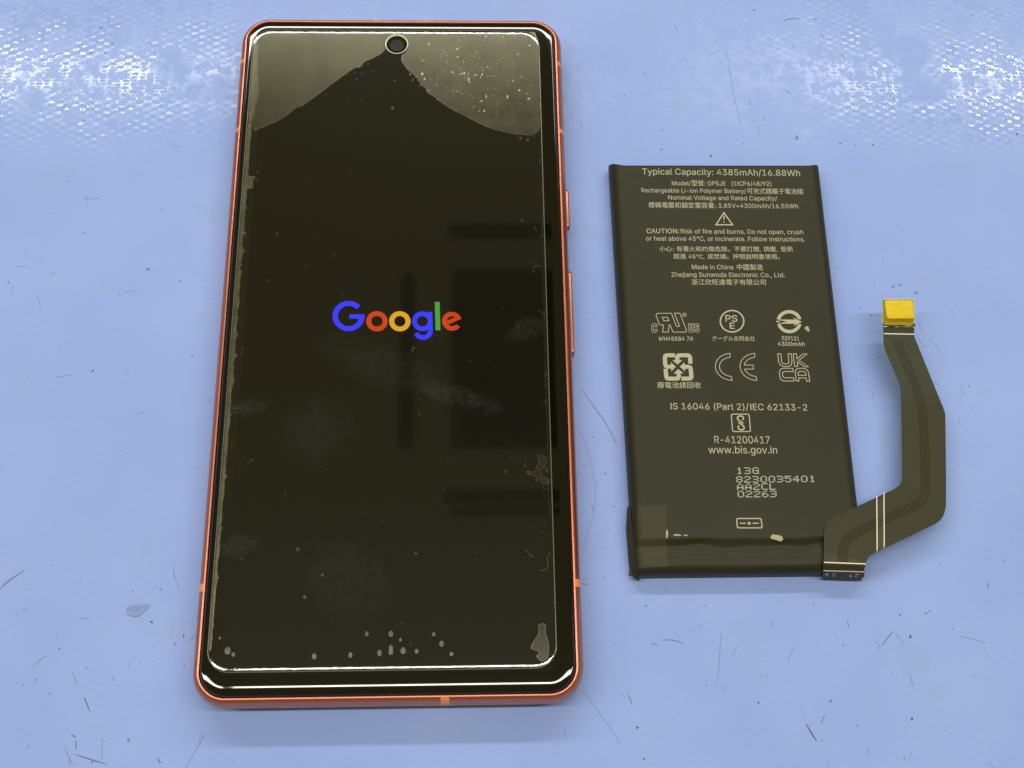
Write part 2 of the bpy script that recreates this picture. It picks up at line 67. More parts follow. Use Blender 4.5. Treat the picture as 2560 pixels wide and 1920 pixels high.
DBLOBS=[[46.8,-80.296,0.436,0],[84.399,-75.928,0.339,0],[70.379,-76.015,0.29,0],[61.492,-57.392,0.194,0],[59.984,-61.379,0.194,0],[100.096,-59.735,0.242,0],[105.311,-59.454,0.242,0],[106.117,-59.034,0.242,0],[99.77,-79.505,0.387,0],[112.969,-71.397,0.145,0],[49.687,-57.339,0.194,0],[45.256,-69.543,0.194,0],[67.466,-83.658,0.194,0],[60.566,-72.622,0.194,0],[72.624,-71.062,0.145,0],[101.578,-63.925,0.339,0],[38.547,-56.737,0.194,0],[88.044,-65.524,0.194,0],[106.058,-81.565,0.145,0],[47.737,-85.954,0.242,0],[97.317,-86.598,0.242,0],[89.037,-80.514,0.194,0],[-46.654,-59.332,0.388,0],[-48.08,-67.088,0.166,0],[-63.803,-64.112,0.25,0],[-58.275,-67.817,0.194,0],[-69.617,-70.91,0.166,0],[-55.215,-84.926,0.222,0],[-45.482,-53.045,0.222,0],[-50.799,-53.352,0.222,0],[-67.467,-69.9,0.25,0],[-64.672,-72.542,0.166,0],[-56.056,-51.333,0.139,0],[-66.958,-47.909,0.139,0],[-44.569,-67.251,0.139,0],[-42.672,-61.653,0.139,0],[-39.65,-67.713,0.222,0],[-52.133,-81.753,0.139,0],[-46.058,-63.984,0.194,0],[-35.169,-81.067,0.194,0],[-64.742,-75.782,0.111,0],[-48.9,-81.131,0.444,1],[-41.789,-63.565,0.277,1],[-45.816,-83.03,0.194,1],[40.72,-22.503,0.192,0],[41.618,-24.041,0.16,0],[37.64,-26.187,0.128,0],[43.307,-26.572,0.16,0],[41.1,-32.845,0.192,0],[44.388,-37.314,0.192,0],[41.189,-43.291,0.16,0],[39.892,-47.901,0.128,0],[42.247,-47.053,0.128,0],[-63.644,-7.267,0.282,0],[-59.775,10.059,0.205,0],[-43.258,-4.128,0.23,0],[-42.976,30.378,0.23,0],[-52.753,30.585,0.205,0],[-74.694,32.469,0.154,0],[-75.872,29.683,0.154,0],[-60.153,1.823,0.154,0],[-47.377,13.296,0.23,0],[-69.23,24.984,0.205,0],[-63.621,12.74,0.154,0],[-76.105,-9.768,0.154,0],[-73.914,-3.451,0.128,0],[-68.717,-4.779,0.128,0],[-54.326,16.207,0.563,1],[-83.692,13.126,0.41,1],[104.144,12.088,0.128,0],[102.468,4.726,0.213,0],[124.088,3.616,0.171,0],[103.029,-4.944,0.192,0],[121.474,-11.754,0.213,0],[118.919,-20.206,0.128,0],[97.339,-10.478,0.149,0],[124.59,7.508,0.107,0],[119.268,-13.915,0.128,0],[98.675,-20.532,0.107,0],[108.144,11.541,0.512,1],[109.694,11.909,0.469,1],[113.088,10.087,0.469,1],[121.643,-16.63,0.299,1],[120.34,5.572,0.256,1],[100.347,6.447,0.299,1],[84.48,85.961,0.371,0],[70.434,44.311,0.418,0],[52.231,50.536,0.186,0],[59.54,51.22,0.278,0],[100.597,47.668,0.325,0],[104.206,47.228,0.278,0],[108.38,47.402,0.278,0],[78.219,47.8,0.186,0],[142.495,50.257,0.418,0],[51.433,60.699,0.186,0],[90.774,49.324,0.65,1],[59.226,46.113,0.371,1],[108.136,47.401,0.418,1],[-71.544,79.565,0.563,1],[-73.025,72.273,0.461,1],[-68.363,74.87,0.461,1],[-69.561,72.289,0.358,1],[-72.383,53.502,0.23,0],[-54.656,51.925,0.179,0],[-48.153,50.509,0.23,0],[-55.874,58.219,0.179,0],[-73.819,37.956,0.205,0],[-59.333,83.086,0.205,0],[-59.923,59.386,0.205,0]]
GLUE=[[-51.772,-56.984],[-51.481,-56.262],[-50.072,-55.842],[-47.296,-55.778],[-47.345,-56.552],[-48.233,-57.388],[-49.119,-58.221],[-50.562,-58.251],[-51.446,-57.832]]


# ------------------------------------------------------------------ node helpers
class NG:
    def __init__(self, name):
        self.m = bpy.data.materials.new(name); self.m.use_nodes = True
        self.t = self.m.node_tree; self.t.nodes.clear()
        self.out = self.n('ShaderNodeOutputMaterial')
    def n(self, typ, **kw):
        x = self.t.nodes.new(typ)
        for k, v in kw.items(): setattr(x, k, v)
        return x
    def put(self, sock, v):
        if isinstance(v, bpy.types.NodeSocket): self.t.links.new(v, sock)
        elif v is not None:
            if hasattr(sock.default_value, '__len__') and not hasattr(v, '__len__'): v = (v, v, v)
            if hasattr(sock.default_value, '__len__') and len(sock.default_value) == 4 and len(v) == 3: v = (*v, 1)
            sock.default_value = v
    def math(self, op, a, b=None, c=None):
        x = self.n('ShaderNodeMath', operation=op)
        for i, v in enumerate((a, b, c)):
            if v is not None: self.put(x.inputs[i], v)
        return x.outputs[0]
    def mm(self):                            # object coordinates in millimetres
        tc = self.n('ShaderNodeTexCoord'); mp = self.n('ShaderNodeVectorMath', operation='SCALE')
        self.t.links.new(tc.outputs['Object'], mp.inputs[0]); mp.inputs['Scale'].default_value = 1000
        return mp.outputs[0]
    def noise(self, vec, scale, detail=3, rough=0.55, dist=0.0):
        x = self.n('ShaderNodeTexNoise'); self.put(x.inputs['Vector'], vec)
        x.inputs['Scale'].default_value = scale; x.inputs['Detail'].default_value = detail
        x.inputs['Roughness'].default_value = rough; x.inputs['Distortion'].default_value = dist
        return x.outputs['Fac']
    def ramp(self, v, a, b, lo=0.0, hi=1.0):
        x = self.n('ShaderNodeMapRange', interpolation_type='SMOOTHSTEP')
        self.put(x.inputs[0], v)
        for i, q in enumerate((a, b, lo, hi)): x.inputs[i + 1].default_value = q
        return x.outputs[0]
    def mix(self, f, a, b):
        x = self.n('ShaderNodeMix', data_type='RGBA')
        self.put(x.inputs[0], f); self.put(x.inputs[6], a); self.put(x.inputs[7], b)
        return x.outputs[2]
    def scalevec(self, v, sx, sy, sz):
        x = self.n('ShaderNodeVectorMath', operation='MULTIPLY'); self.put(x.inputs[0], v); x.inputs[1].default_value = (sx, sy, sz)
        return x.outputs[0]
    def bump(self, h, dist, strength=1.0):
        x = self.n('ShaderNodeBump'); self.put(x.inputs['Height'], h)
        x.inputs['Distance'].default_value = dist * MM; self.put(x.inputs['Strength'], strength)
        return x.outputs[0]
    def pri(self, **kw):
        x = self.n('ShaderNodeBsdfPrincipled')
        names = dict(base='Base Color', rough='Roughness', metal='Metallic', ior='IOR', normal='Normal', spec='Specular IOR Level',
                     alpha='Alpha', coat='Coat Weight', coat_rough='Coat Roughness', emit='Emission Color', es='Emission Strength', trans='Transmission Weight')
        for k, v in kw.items(): self.put(x.inputs[names[k]], v)
        return x.outputs[0]
    def end(self, sh):
        self.t.links.new(sh, self.out.inputs[0]); return self.m
    def mixsh(self, f, a, b):
        x = self.n('ShaderNodeMixShader'); self.put(x.inputs[0], f)
        self.t.links.new(a, x.inputs[1]); self.t.links.new(b, x.inputs[2]); return x.outputs[0]

def plain(name, base, rough=0.5, metal=0.0, **kw):
    g = NG(name); return g.end(g.pri(base=base, rough=rough, metal=metal, **kw))

# ------------------------------------------------------------------ materials
def mat_mat():
    g = NG('blue_vinyl_mat'); v = g.mm()
    sep = g.n('ShaderNodeSeparateXYZ'); g.t.links.new(v, sep.inputs[0]); x, y = sep.outputs[0], sep.outputs[1]
    n1 = g.noise(v, 0.025, 3); n2 = g.noise(v, 0.11, 4, 0.6); n3 = g.noise(v, 1.1, 3, 0.6)
    # woven backing showing through the film as a lattice of small bumps
    wob = g.math('MULTIPLY', g.math('SUBTRACT', g.noise(v, 0.30, 2), 0.5), 0.9)
    xs = g.math('ADD', x, wob); ys = g.math('ADD', y, wob)
    sx = g.math('SINE', g.math('MULTIPLY', xs, 2 * math.pi / 3.6)); sy = g.math('SINE', g.math('MULTIPLY', ys, 2 * math.pi / 1.95))
    weave = g.math('MULTIPLY', sx, sy)
    amp = g.math('ADD', 0.35, g.math('MULTIPLY', g.ramp(g.noise(v, 0.12, 3, 0.6), 0.35, 0.65), 0.9))
    fine = g.noise(v, 0.8, 3, 0.6)
    h = g.math('ADD', g.math('MULTIPLY', weave, amp), g.math('MULTIPLY', fine, 0.55))
    glare_mask = g.ramp(g.math('ADD', y, g.math('MULTIPLY', g.math('SUBTRACT', n1, 0.5), 30)), 36, 54)       # glossier towards the far edge, placed to confine the lamp glare there
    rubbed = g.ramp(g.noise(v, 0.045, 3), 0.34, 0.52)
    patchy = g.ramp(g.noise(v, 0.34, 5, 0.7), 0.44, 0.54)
    glare_mask = g.math('MULTIPLY', glare_mask, g.math('MULTIPLY', g.math('ADD', 0.45, g.math('MULTIPLY', rubbed, 0.55)), g.math('ADD', 0.55, g.math('MULTIPLY', patchy, 0.45))))
    glare_mask = g.math('MULTIPLY', glare_mask, g.ramp(g.math('ABSOLUTE', g.math('SUBTRACT', x, 30)), 25, 100, 0.45, 1.0))   # gloss cut in the middle to weaken the glare there
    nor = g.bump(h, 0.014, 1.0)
    rough = g.math('SUBTRACT', 0.62, g.math('MULTIPLY', glare_mask, 0.565))
    base = g.mix(g.ramp(n1, 0.35, 0.7), (0.280, 0.388, 0.79), (0.308, 0.416, 0.82))
    base = g.mix(g.math('MULTIPLY', g.ramp(n2, 0.56, 0.74), 0.55), base, (0.286, 0.392, 0.72))           # greyish grime
    grime = g.noise(v, 0.055, 5, 0.65)
    base = g.mix(g.math('MULTIPLY', g.ramp(grime, 0.58, 0.68), 0.55), base, (0.286, 0.400, 0.71))
    base = g.mix(g.math('MULTIPLY', g.ramp(n3, 0.62, 0.8), 0.25), base, (0.22, 0.27, 0.50))
    return g.end(g.pri(base=base, rough=rough, normal=nor, spec=g.math('ADD', 0.14, g.math('MULTIPLY', glare_mask, 0.15))))
M = {}
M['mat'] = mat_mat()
M['dirt'] = plain('dark_dirt', (0.115, 0.12, 0.15), 0.8)
M['faint'] = plain('faint_dirt', (0.19, 0.23, 0.33), 0.8)
def mat_frame():
    g = NG('coral_anodised_aluminium'); v = g.mm()
    n = g.noise(v, 7, 2)
    return g.end(g.pri(base=(0.64, 0.225, 0.145), metal=1.0, rough=g.math('ADD', 0.31, g.math('MULTIPLY', n, 0.07))))
M['frame'] = mat_frame()
M['band'] = plain('orange_antenna_plastic', (0.90, 0.30, 0.10), 0.38)
M['gasket'] = plain('black_gasket', (0.006, 0.005, 0.004), 0.6)
M['glass'] = plain('black_cover_glass', (0.004, 0.0034, 0.0016), 0.035, ior=1.5)
M['display'] = plain('dark_display', (0.0085, 0.0070, 0.0022), 0.4, spec=0.05)
M['lens'] = plain('camera_lens', (0.018, 0.019, 0.013), 0.5, spec=0.2)
def film(name, fac_rough, base, diff, gl=1.0, ior=1.5):
    """thin clear sheet: see-through, Fresnel reflection and a little scatter"""
    g = NG(name)
    fr = g.n('ShaderNodeFresnel'); fr.inputs[0].default_value = ior
    tr = g.n('ShaderNodeBsdfTransparent')
    gs = g.n('ShaderNodeBsdfAnisotropic'); gs.inputs['Roughness'].default_value = fac_rough; g.put(gs.inputs['Color'], (gl, gl, gl))
    df = g.n('ShaderNodeBsdfDiffuse'); g.put(df.inputs['Color'], base)
    a = g.mixsh(diff, tr.outputs[0], df.outputs[0])
    return g.end(g.mixsh(fr.outputs[0], a, gs.outputs[0]))
M['protector'] = film('clear_protector_glass', 0.045, (0.5, 0.5, 0.4), 0.004)
M['prot_edge'] = plain('protector_ground_edge', (0.12, 0.125, 0.09), 0.22, ior=1.5)
M['hole_edge'] = plain('protector_hole_edge', (0.80, 0.79, 0.60), 0.25)  # pale base colour stands in for the highlight on the hole's chamfer
def pocket(name, rough, diff, fac):
    g = NG(name); v = g.mm()
    n = g.noise(v, 0.35, 4, 0.6); n2 = g.noise(v, 2.2, 3)
    tr = g.n('ShaderNodeBsdfTransparent')
    gs = g.n('ShaderNodeBsdfAnisotropic'); g.put(gs.inputs['Roughness'], g.math('ADD', rough - 0.05, g.math('MULTIPLY', n, 0.1))); g.put(gs.inputs['Color'], (1, 0.96, 0.66))
    df = g.n('ShaderNodeBsdfDiffuse'); g.put(df.inputs['Color'], (0.42, 0.40, 0.26))
    a = g.mixsh(g.math('MULTIPLY', g.math('ADD', g.math('MULTIPLY', g.math('POWER', g.math('ADD', n, n2), 3.0), 0.9), 0.15), diff), tr.outputs[0], df.outputs[0])
    return g.end(g.mixsh(g.math('MULTIPLY', g.math('ADD', 0.45, g.math('ADD', g.math('MULTIPLY', g.noise(v, 0.13, 4, 0.6), 0.7), g.math('MULTIPLY', n, 0.4))), fac), a, gs.outputs[0]))
M['pocket'] = pocket('air_under_protector', 0.215, 0.015, 0.044)
M['pocket_faint'] = pocket('thin_air_under_protector', 0.215, 0.012, 0.022)
M['pocket_rim'] = pocket('air_pocket_rim', 0.30, 0.05, 0.045)
M['fringe'] = pocket('loose_adhesive_fringe', 0.35, 0.15, 0.06)
M['bubble'] = pocket('trapped_bubble', 0.28, 0.032, 0.03)
M['dust'] = plain('bright_dust', (0.66, 0.64, 0.48), 0.4)
M['lint'] = pocket('grey_lint', 0.4, 0.16, 0.03)
def mat_smudge():
    g = NG('fingerprint_grease'); v = g.mm()
    tc = g.n('ShaderNodeTexCoord'); sep = g.n('ShaderNodeSeparateXYZ'); g.t.links.new(tc.outputs['Generated'], sep.inputs[0])
    dx = g.math('MULTIPLY', g.math('SUBTRACT', sep.outputs[0], 0.5), 2); dy = g.math('MULTIPLY', g.math('SUBTRACT', sep.outputs[1], 0.5), 2)
    r = g.math('SQRT', g.math('ADD', g.math('MULTIPLY', dx, dx), g.math('MULTIPLY', dy, dy)))
    edge = g.math('ADD', r, g.math('MULTIPLY', g.math('SUBTRACT', g.noise(v, 0.28, 4, 0.65), 0.5), 1.5))
    body = g.ramp(edge, 1.0, 0.35)
    streak = g.ramp(g.noise(g.scalevec(v, 0.55, 3.6, 1), 1.0, 3, 0.6, 0.6), 0.38, 0.66)
    f = g.math('MULTIPLY', body, g.math('ADD', 0.25, streak))
    tr = g.n('ShaderNodeBsdfTransparent'); df = g.n('ShaderNodeBsdfDiffuse'); g.put(df.inputs['Color'], (0.40, 0.42, 0.38))
    return g.end(g.mixsh(g.math('MULTIPLY', f, 0.032), tr.outputs[0], df.outputs[0]))
M['smudge'] = mat_smudge()
def glow(name, col, s=1.0):
    g = NG(name); e = g.n('ShaderNodeEmission'); g.put(e.inputs[0], col); e.inputs[1].default_value = s
    return g.end(e.outputs[0])
M['lb'] = glow('lit_blue', (0.045, 0.045, 0.98)); M['lr'] = glow('lit_red', (0.62, 0.055, 0.012))
M['ly'] = glow('lit_yellow', (0.74, 0.40, 0.018)); M['lg'] = glow('lit_green', (0.075, 0.36, 0.055))
def mat_pouch(name, base, rough, nstr=0.02):
    g = NG(name); v = g.mm()
    n = g.noise(v, 0.10, 3); n2 = g.noise(v, 6, 2); n3 = g.noise(v, 0.5, 3)
    b = g.mix(n, base, tuple(c * 1.18 for c in base))
    return g.end(g.pri(base=b, rough=g.math('ADD', rough - 0.05, g.math('MULTIPLY', n3, 0.1)), normal=g.bump(g.math('ADD', n2, g.math('MULTIPLY', n3, 3)), nstr), spec=0.22))
M['pouch'] = mat_pouch('black_pouch_wrap', (0.0235, 0.0229, 0.0096), 0.45)
M['tape'] = mat_pouch('black_tape', (0.038, 0.037, 0.016), 0.46)
M['seam'] = plain('tape_seam', (0.016, 0.014, 0.008), 0.6)
M['flex'] = mat_pouch('black_flex_film', (0.036, 0.035, 0.0155), 0.40, 0.010)
M['flexbend'] = plain('brown_flex_fold', (0.040, 0.026, 0.013), 0.4)
M['silver'] = plain('pale_flex_line', (0.80, 0.77, 0.60), 0.4)
M['print'] = plain('pale_print_ink', (0.42, 0.41, 0.28), 0.6)
M['print2'] = plain('pale_jet_ink', (0.44, 0.47, 0.36), 0.6)
M['chip'] = plain('flaked_foil', (0.36, 0.34, 0.21), 0.5)
def mat_yellow(name, alpha, rough):
    g = NG(name); v = g.mm()
    n = g.noise(g.scalevec(v, 0.5, 2.2, 1), 1.0, 3, 0.6, 1.0)
    b = g.mix(g.ramp(n, 0.35, 0.7), (0.66, 0.46, 0.002), (0.76, 0.57, 0.004))
    return g.end(g.pri(base=b, rough=rough, alpha=alpha, spec=0.3, normal=g.bump(n, 0.08)))
M['yellow'] = mat_yellow('yellow_polyimide_tape', 1.0, 0.34); M['yellow_thin'] = mat_yellow('thin_yellow_polyimide_tape', 0.42, 0.3)
def mat_glue():
    g = NG('clear_glue')
    tr = g.n('ShaderNodeBsdfTransparent'); g.put(tr.inputs[0], (0.97, 0.98, 0.97))
    gs = g.n('ShaderNodeBsdfAnisotropic'); gs.inputs['Roughness'].default_value = 0.3
    fr = g.n('ShaderNodeFresnel'); fr.inputs[0].default_value = 1.5
    return g.end(g.mixsh(fr.outputs[0], tr.outputs[0], gs.outputs[0]))
M['glue'] = mat_glue()
M['vent'] = plain('dark_ceiling_vent', (0.012, 0.012, 0.014), 0.9)

# ------------------------------------------------------------------ mesh helpers
def obj(name, bm, mat, parent=None, smooth=None, loc=None):
    bmesh.ops.recalc_face_normals(bm, faces=bm.faces) if smooth != 'raw' else None
    return obj_raw(name, bm, mat, parent, smooth if smooth != 'raw' else None, loc)
def obj_raw(name, bm, mat, parent=None, smooth=None, loc=None):
    me = bpy.data.meshes.new(name)
    bmesh.ops.scale(bm, vec=(MM, MM, MM), verts=bm.verts)
    bm.to_mesh(me); bm.free()
    for m in (mat if isinstance(mat, (list, tuple)) else [mat]): me.materials.append(m)
    if smooth is not None:
        me.polygons.foreach_set('use_smooth', [True] * len(me.polygons)); me.set_sharp_from_angle(angle=math.radians(smooth))
    o = bpy.data.objects.new(name, me); C.objects.link(o)
    if parent: o.parent = parent
    return o
def tag(o, label=None, cat=None, group=None, kind=None):
    if label: o['label'] = label
    if cat: o['category'] = cat
    if group: o['group'] = group
    if kind: o['kind'] = kind
    return o
def empty(name):
    o = bpy.data.objects.new(name, None); C.objects.link(o); o.empty_display_size = 0.01; return o
def rrect(x0, x1, y0, y1, r, n=12):
    pts = []
    for cx, cy, a0 in ((x1 - r, y1 - r, 0), (x0 + r, y1 - r, 90), (x0 + r, y0 + r, 180), (x1 - r, y0 + r, 270)):
        for i in range(n + 1):
            a = math.radians(a0 + 90 * i / n); pts.append((cx + r * math.cos(a), cy + r * math.sin(a)))
    return pts
def rings(bm, loops, close=True, cap_first=False, cap_last=False, mat=0):
    V = [[bm.verts.new(p) for p in L] for L in loops]; n = len(V[0])
    for a, b in zip(V, V[1:]):
        for i in range(n if close else n - 1):
            f = bm.faces.new((a[i], a[(i + 1) % n], b[(i + 1) % n], b[i])); f.material_index = mat
    if cap_first: bm.faces.new(list(reversed(V[0])))
    if cap_last: bm.faces.new(V[-1])
    return V
def prism(bm, poly, z0, z1):
    rings(bm, [[(x, y, z0) for x, y in poly], [(x, y, z1) for x, y in poly]], cap_first=True, cap_last=True)
def flat(bm, poly, z):
    f = bm.faces.new([bm.verts.new((x, y, z)) for x, y in poly])
    f.normal_update()
    if f.normal.z < 0: f.normal_flip()
    return f
def ribbon(bm, pts, w, closed, zf, taper=False):
    """flat stroke with mitred joints; zf(x, y) gives the height"""
    n = len(pts); L = []; R = []
    for i in range(n):
        p = Vector(pts[i][:2]); a = Vector(pts[i - 1][:2]) if (closed or i > 0) else None
        b = Vector(pts[(i + 1) % n][:2]) if (closed or i < n - 1) else None
        d1 = (p - a).normalized() if a is not None and (p - a).length > 1e-9 else None
        d2 = (b - p).normalized() if b is not None and (b - p).length > 1e-9 else None
        d1 = d1 or d2; d2 = d2 or d1
        t = (d1 + d2); t = t.normalized() if t.length > 1e-6 else d1
        nn = Vector((-t.y, t.x)); k = 1 / max(0.45, nn.dot(Vector((-d1.y, d1.x))))
        ww = w * (0.35 + 0.65 * math.sin(math.pi * (i + 0.5) / n)) if taper else w
        L.append(p + nn * ww / 2 * k); R.append(p - nn * ww / 2 * k)
    vl = [bm.verts.new((q.x, q.y, zf(q.x, q.y))) for q in L]; vr = [bm.verts.new((q.x, q.y, zf(q.x, q.y))) for q in R]
    for i in range(n if closed else n - 1):
        j = (i + 1) % n; bm.faces.new((vr[i], vr[j], vl[j], vl[i]))
def disc(bm, x, y, z, r, n=14, ry=None, rot=0, jag=0, rnd=None, dome=0):
    ry = ry or r; c, s = math.cos(rot), math.sin(rot); pts = []
    for i in range(n):
        a = 2 * math.pi * i / n; k = 1 + (rnd.uniform(-jag, jag) if jag else 0)
        u, w = r * k * math.cos(a), ry * k * math.sin(a); pts.append((x + u * c - w * s, y + u * s + w * c))
    if dome:
        ctr = bm.verts.new((x, y, z + dome)); vv = [bm.verts.new((q[0], q[1], z)) for q in pts]
        mid = [bm.verts.new((x + (q[0] - x) * .6, y + (q[1] - y) * .6, z + dome * .75)) for q in pts]
        for i in range(n):
            j = (i + 1) % n; bm.faces.new((vv[i], vv[j], mid[j], mid[i])); bm.faces.new((mid[i], mid[j], ctr))
    else: flat(bm, pts, z)
def smoothpath(pts, k=4):
    if len(pts) < 3: return [tuple(p[:2]) for p in pts]
    P = [Vector(p[:2]) for p in pts]; P = [2 * P[0] - P[1]] + P + [2 * P[-1] - P[-2]]; out = []
    for i in range(1, len(P) - 2):
        for j in range(k):
            t = j / k; a, b, c, d = P[i - 1:i + 3]
            out.append(tuple(0.5 * (2 * b + (c - a) * t + (2 * a - 5 * b + 4 * c - d) * t * t + (3 * b - a - 3 * c + d) * t ** 3)))
    out.append(tuple(P[-2])); return out

# ------------------------------------------------------------------ setting: the blue mat and what is mirrored from above
bm = bmesh.new()
def droop(y): return -0.0009 * max(0.0, min(y, 110) - 45) ** 2 - (0.117 * (y - 110) if y > 110 else 0)     # the sheet sags a little towards its far edge
ysn = [-270, -150, -90, 0, 40] + [45 + 5 * i for i in range(14)] + [140, 180, 230]
rings(bm, [[(x, y, z + droop(y)) for x, z in ((-330, 0), (380, 0), (380, -2), (-330, -2))] for y in ysn], cap_first=True, cap_last=True)
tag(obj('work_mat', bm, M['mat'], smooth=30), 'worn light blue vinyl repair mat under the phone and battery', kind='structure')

vent = empty('ceiling_vent'); vent.location = (0.06, 0.56, 1.5); tag(vent, 'dark ceiling vent seen only as a reflection in the phone screen', kind='structure')
for nm, (x0, x1, y0, y1) in (('panel', (-24, 150, 414, 727)), ('slat', (-108, -84, 414, 720)), ('slat', (-30, 156, 786, 812)), ('slat', (-36, 150, 325, 345)), ('slat', (-24, 150, 305, 317))):
    bm = bmesh.new(); prism(bm, rrect(x0 - 60, x1 - 60, y0 - 560, y1 - 560, 3, 3), 0, 6); obj(nm, bm, M['vent'], vent)

rnd = random.Random(7)
def matdirt():
    for k, nm in ((0, 'mat_grit'), (1, 'mat_scuffs')):
        bm = bmesh.new(); lab = ('dark grit and short fibres scattered over the blue mat', 'faint scuffs and hair scratches on the blue mat')[k]
        lvl = 0.012 + 0.006 * k
        for i, (P, w, t) in enumerate(DSTROKES):
            if t == k: ribbon(bm, smoothpath(P), w, False, lambda x, y, i=i: lvl + 0.00004 * i + droop(y), taper=True)
        for i, (x, y, r, t) in enumerate(DBLOBS):
            if t == k: disc(bm, x, y, lvl + 0.004 + droop(y), r * 0.85, 9, r * rnd.uniform(.45, .75), rnd.uniform(0, 3), .3, rnd)
        for i in range(170 if k == 0 else 220):
            x, y = rnd.uniform(-110, 160), rnd.uniform(-95, 95)
            if -37 < x < 38 and abs(y) < 77: continue
            z = lvl + 0.006 + 0.000005 * i + droop(y) + (.03 if y > 60 else 0)
            if rnd.random() < .55:
                disc(bm, x, y, z, rnd.uniform(.05, .16) * (1 + .6 * k), 7, rnd.uniform(.04, .10), rnd.uniform(0, 3), .35, rnd)
            else:
                a = rnd.gauss(1.9, .6); l = rnd.uniform(.3, 1.3) * (1 + k); b = rnd.uniform(-.5, .5)
                P = [(x + l * t * math.cos(a + b * t), y + l * t * math.sin(a + b * t)) for t in (0, .33, .66, 1)]
                ribbon(bm, P, rnd.uniform(.05, .10), False, lambda x, y, z=z: z, taper=True)
        tag(obj(nm, bm, M['dirt'] if k == 0 else M['faint'], smooth='raw'), lab, kind='stuff')
matdirt()
bm = bmesh.new()
cx = sum(p[0] for p in GLUE) / len(GLUE); cy = sum(p[1] for p in GLUE) / len(GLUE)
gp = smoothpath(GLUE + [GLUE[0]], 3)[:-1]
rings(bm, [[(cx + (x - cx) * k, cy + (y - cy) * k, z) for x, y in gp] for k, z in ((1, 0.02), (.96, .06), (.85, .09), (.55, .10), (.2, .105))], cap_last=True)
tag(obj('glue_drop', bm, M['glue'], smooth=60), 'small flattened drop of clear dried glue on the mat, left of the phone', 'glue')

# ------------------------------------------------------------------ the phone
HX, HY, RC = 36.45, 76.0, 6.6
phone = empty('smartphone')
tag(phone, 'black smartphone with coral metal frame and lit boot logo, lying face up', 'smartphone')
def ol(d, z): return [(x, y, z) for x, y in rrect(-HX + d, HX - d, -HY + d, HY - d, max(RC - d, .5), 16)]
PROF = [(4.5, 0.0), (3.2, 0.05), (2.0, 0.35), (1.1, 0.95), (0.45, 1.9), (0.1, 3.1), (0, 4.2), (0, 5.2), (0.07, 6.1), (0.28, 6.95), (0.62, 7.6), (1.0, 8.02), (1.25, 8.17), (1.48, 8.2), (1.62, 8.1), (1.66, 7.7)]
bm = bmesh.new(); rings(bm, [ol(d, z) for d, z in PROF])
obj('frame', bm, M['frame'], phone, smooth=50)
bm = bmesh.new(); rings(bm, [ol(4.5, 0.0), ol(4.6, 0.0)], cap_last=True); obj('back_panel', bm, M['frame'], phone)
bm = bmesh.new(); rings(bm, [ol(1.64, 7.75), ol(2.3, 7.8)]); obj('gasket', bm, M['gasket'], phone)
# antenna breaks: short proud slices of the frame profile
BP = [(d, z) for d, z in PROF if 1.0 <= z and d <= 1.3]
def band(side, a, b):
    bm = bmesh.new(); L = []
    for t in (a, b):
        row = []
        for i, (d, z) in enumerate(BP):
            e = 0.025; dd = d - e
            row.append({'L': (-HX + dd, t, z), 'R': (HX - dd, t, z), 'B': (t, -HY + dd, z), 'T': (t, HY - dd, z)}[side][:2] + (z + 0.012,))
        L.append(row)
    rings(bm, L, close=False); obj('antenna_band', bm, M['band'], phone, smooth=50)
for s, c, w in (('L', 63.9, 1.0), ('L', 46.1, 1.0), ('L', -54.1, 1.5), ('R', 63.6, 1.0), ('R', 45.9, 1.0), ('R', -54.0, 1.5), ('B', 10.45, 1.6), ('T', -5.9, 1.0), ('T', 5.65, 1.0)):
    band(s, c - w / 2, c + w / 2)
def button(name, y0, y1):
    bm = bmesh.new()
    def lp(x, g): return [(x, y, z) for y, z in rrect(y0 + g, y1 - g, 3.3 + g, 5.9 - g, 1.25 - g, 8)]
    rings(bm, [lp(36.2, 0), lp(36.72, 0), lp(36.9, .1), lp(36.98, .3)], cap_last=True); obj(name, bm, M['frame'], phone, smooth=40)
button('power_button', 22.9, 32.9); button('volume_button', -6.5, 13.1)
bm = bmesh.new(); prism(bm, rrect(-20.5, 17.5, 74.15, 74.32, .08, 3), 7.9, 8.12); obj('earpiece_slot', bm, M['band'], phone)
# cover glass with its rounded edge
bm = bmesh.new()
GP = [(1.72, 7.7), (1.72, 8.0), (1.78, 8.2), (1.92, 8.42), (2.12, 8.60)] + [(3.72 - q, 8.80 - 0.038 * q * q) for q in (1.5, 1.3, 1.1, .95, .8, .65, .55, .45, .35, .25, .15, .07, 0)] + [(4.6, 8.80), (5.6, 8.80)]
rings(bm, [ol(d, z) for d, z in GP])
glass = obj('cover_glass', bm, M['glass'], phone, smooth=60)
bm = bmesh.new(); flat(bm, [p[:2] for p in ol(5.6, 0)], 8.80); obj('display', bm, M['display'], glass, smooth='raw')
bm = bmesh.new(); disc(bm, -1.0, 67.6, 8.806, 1.55, 28); cl = obj('front_camera', bm, M['lens'], glass)
bm = bmesh.new()
ribbon(bm, [(-1.0 + .95 * math.cos(math.radians(a)), 67.6 + .95 * math.sin(math.radians(a))) for a in range(0, 360, 15)], .12, True, lambda x, y: 8.81); obj('lens_ring', bm, M['gasket'], glass, smooth='raw')
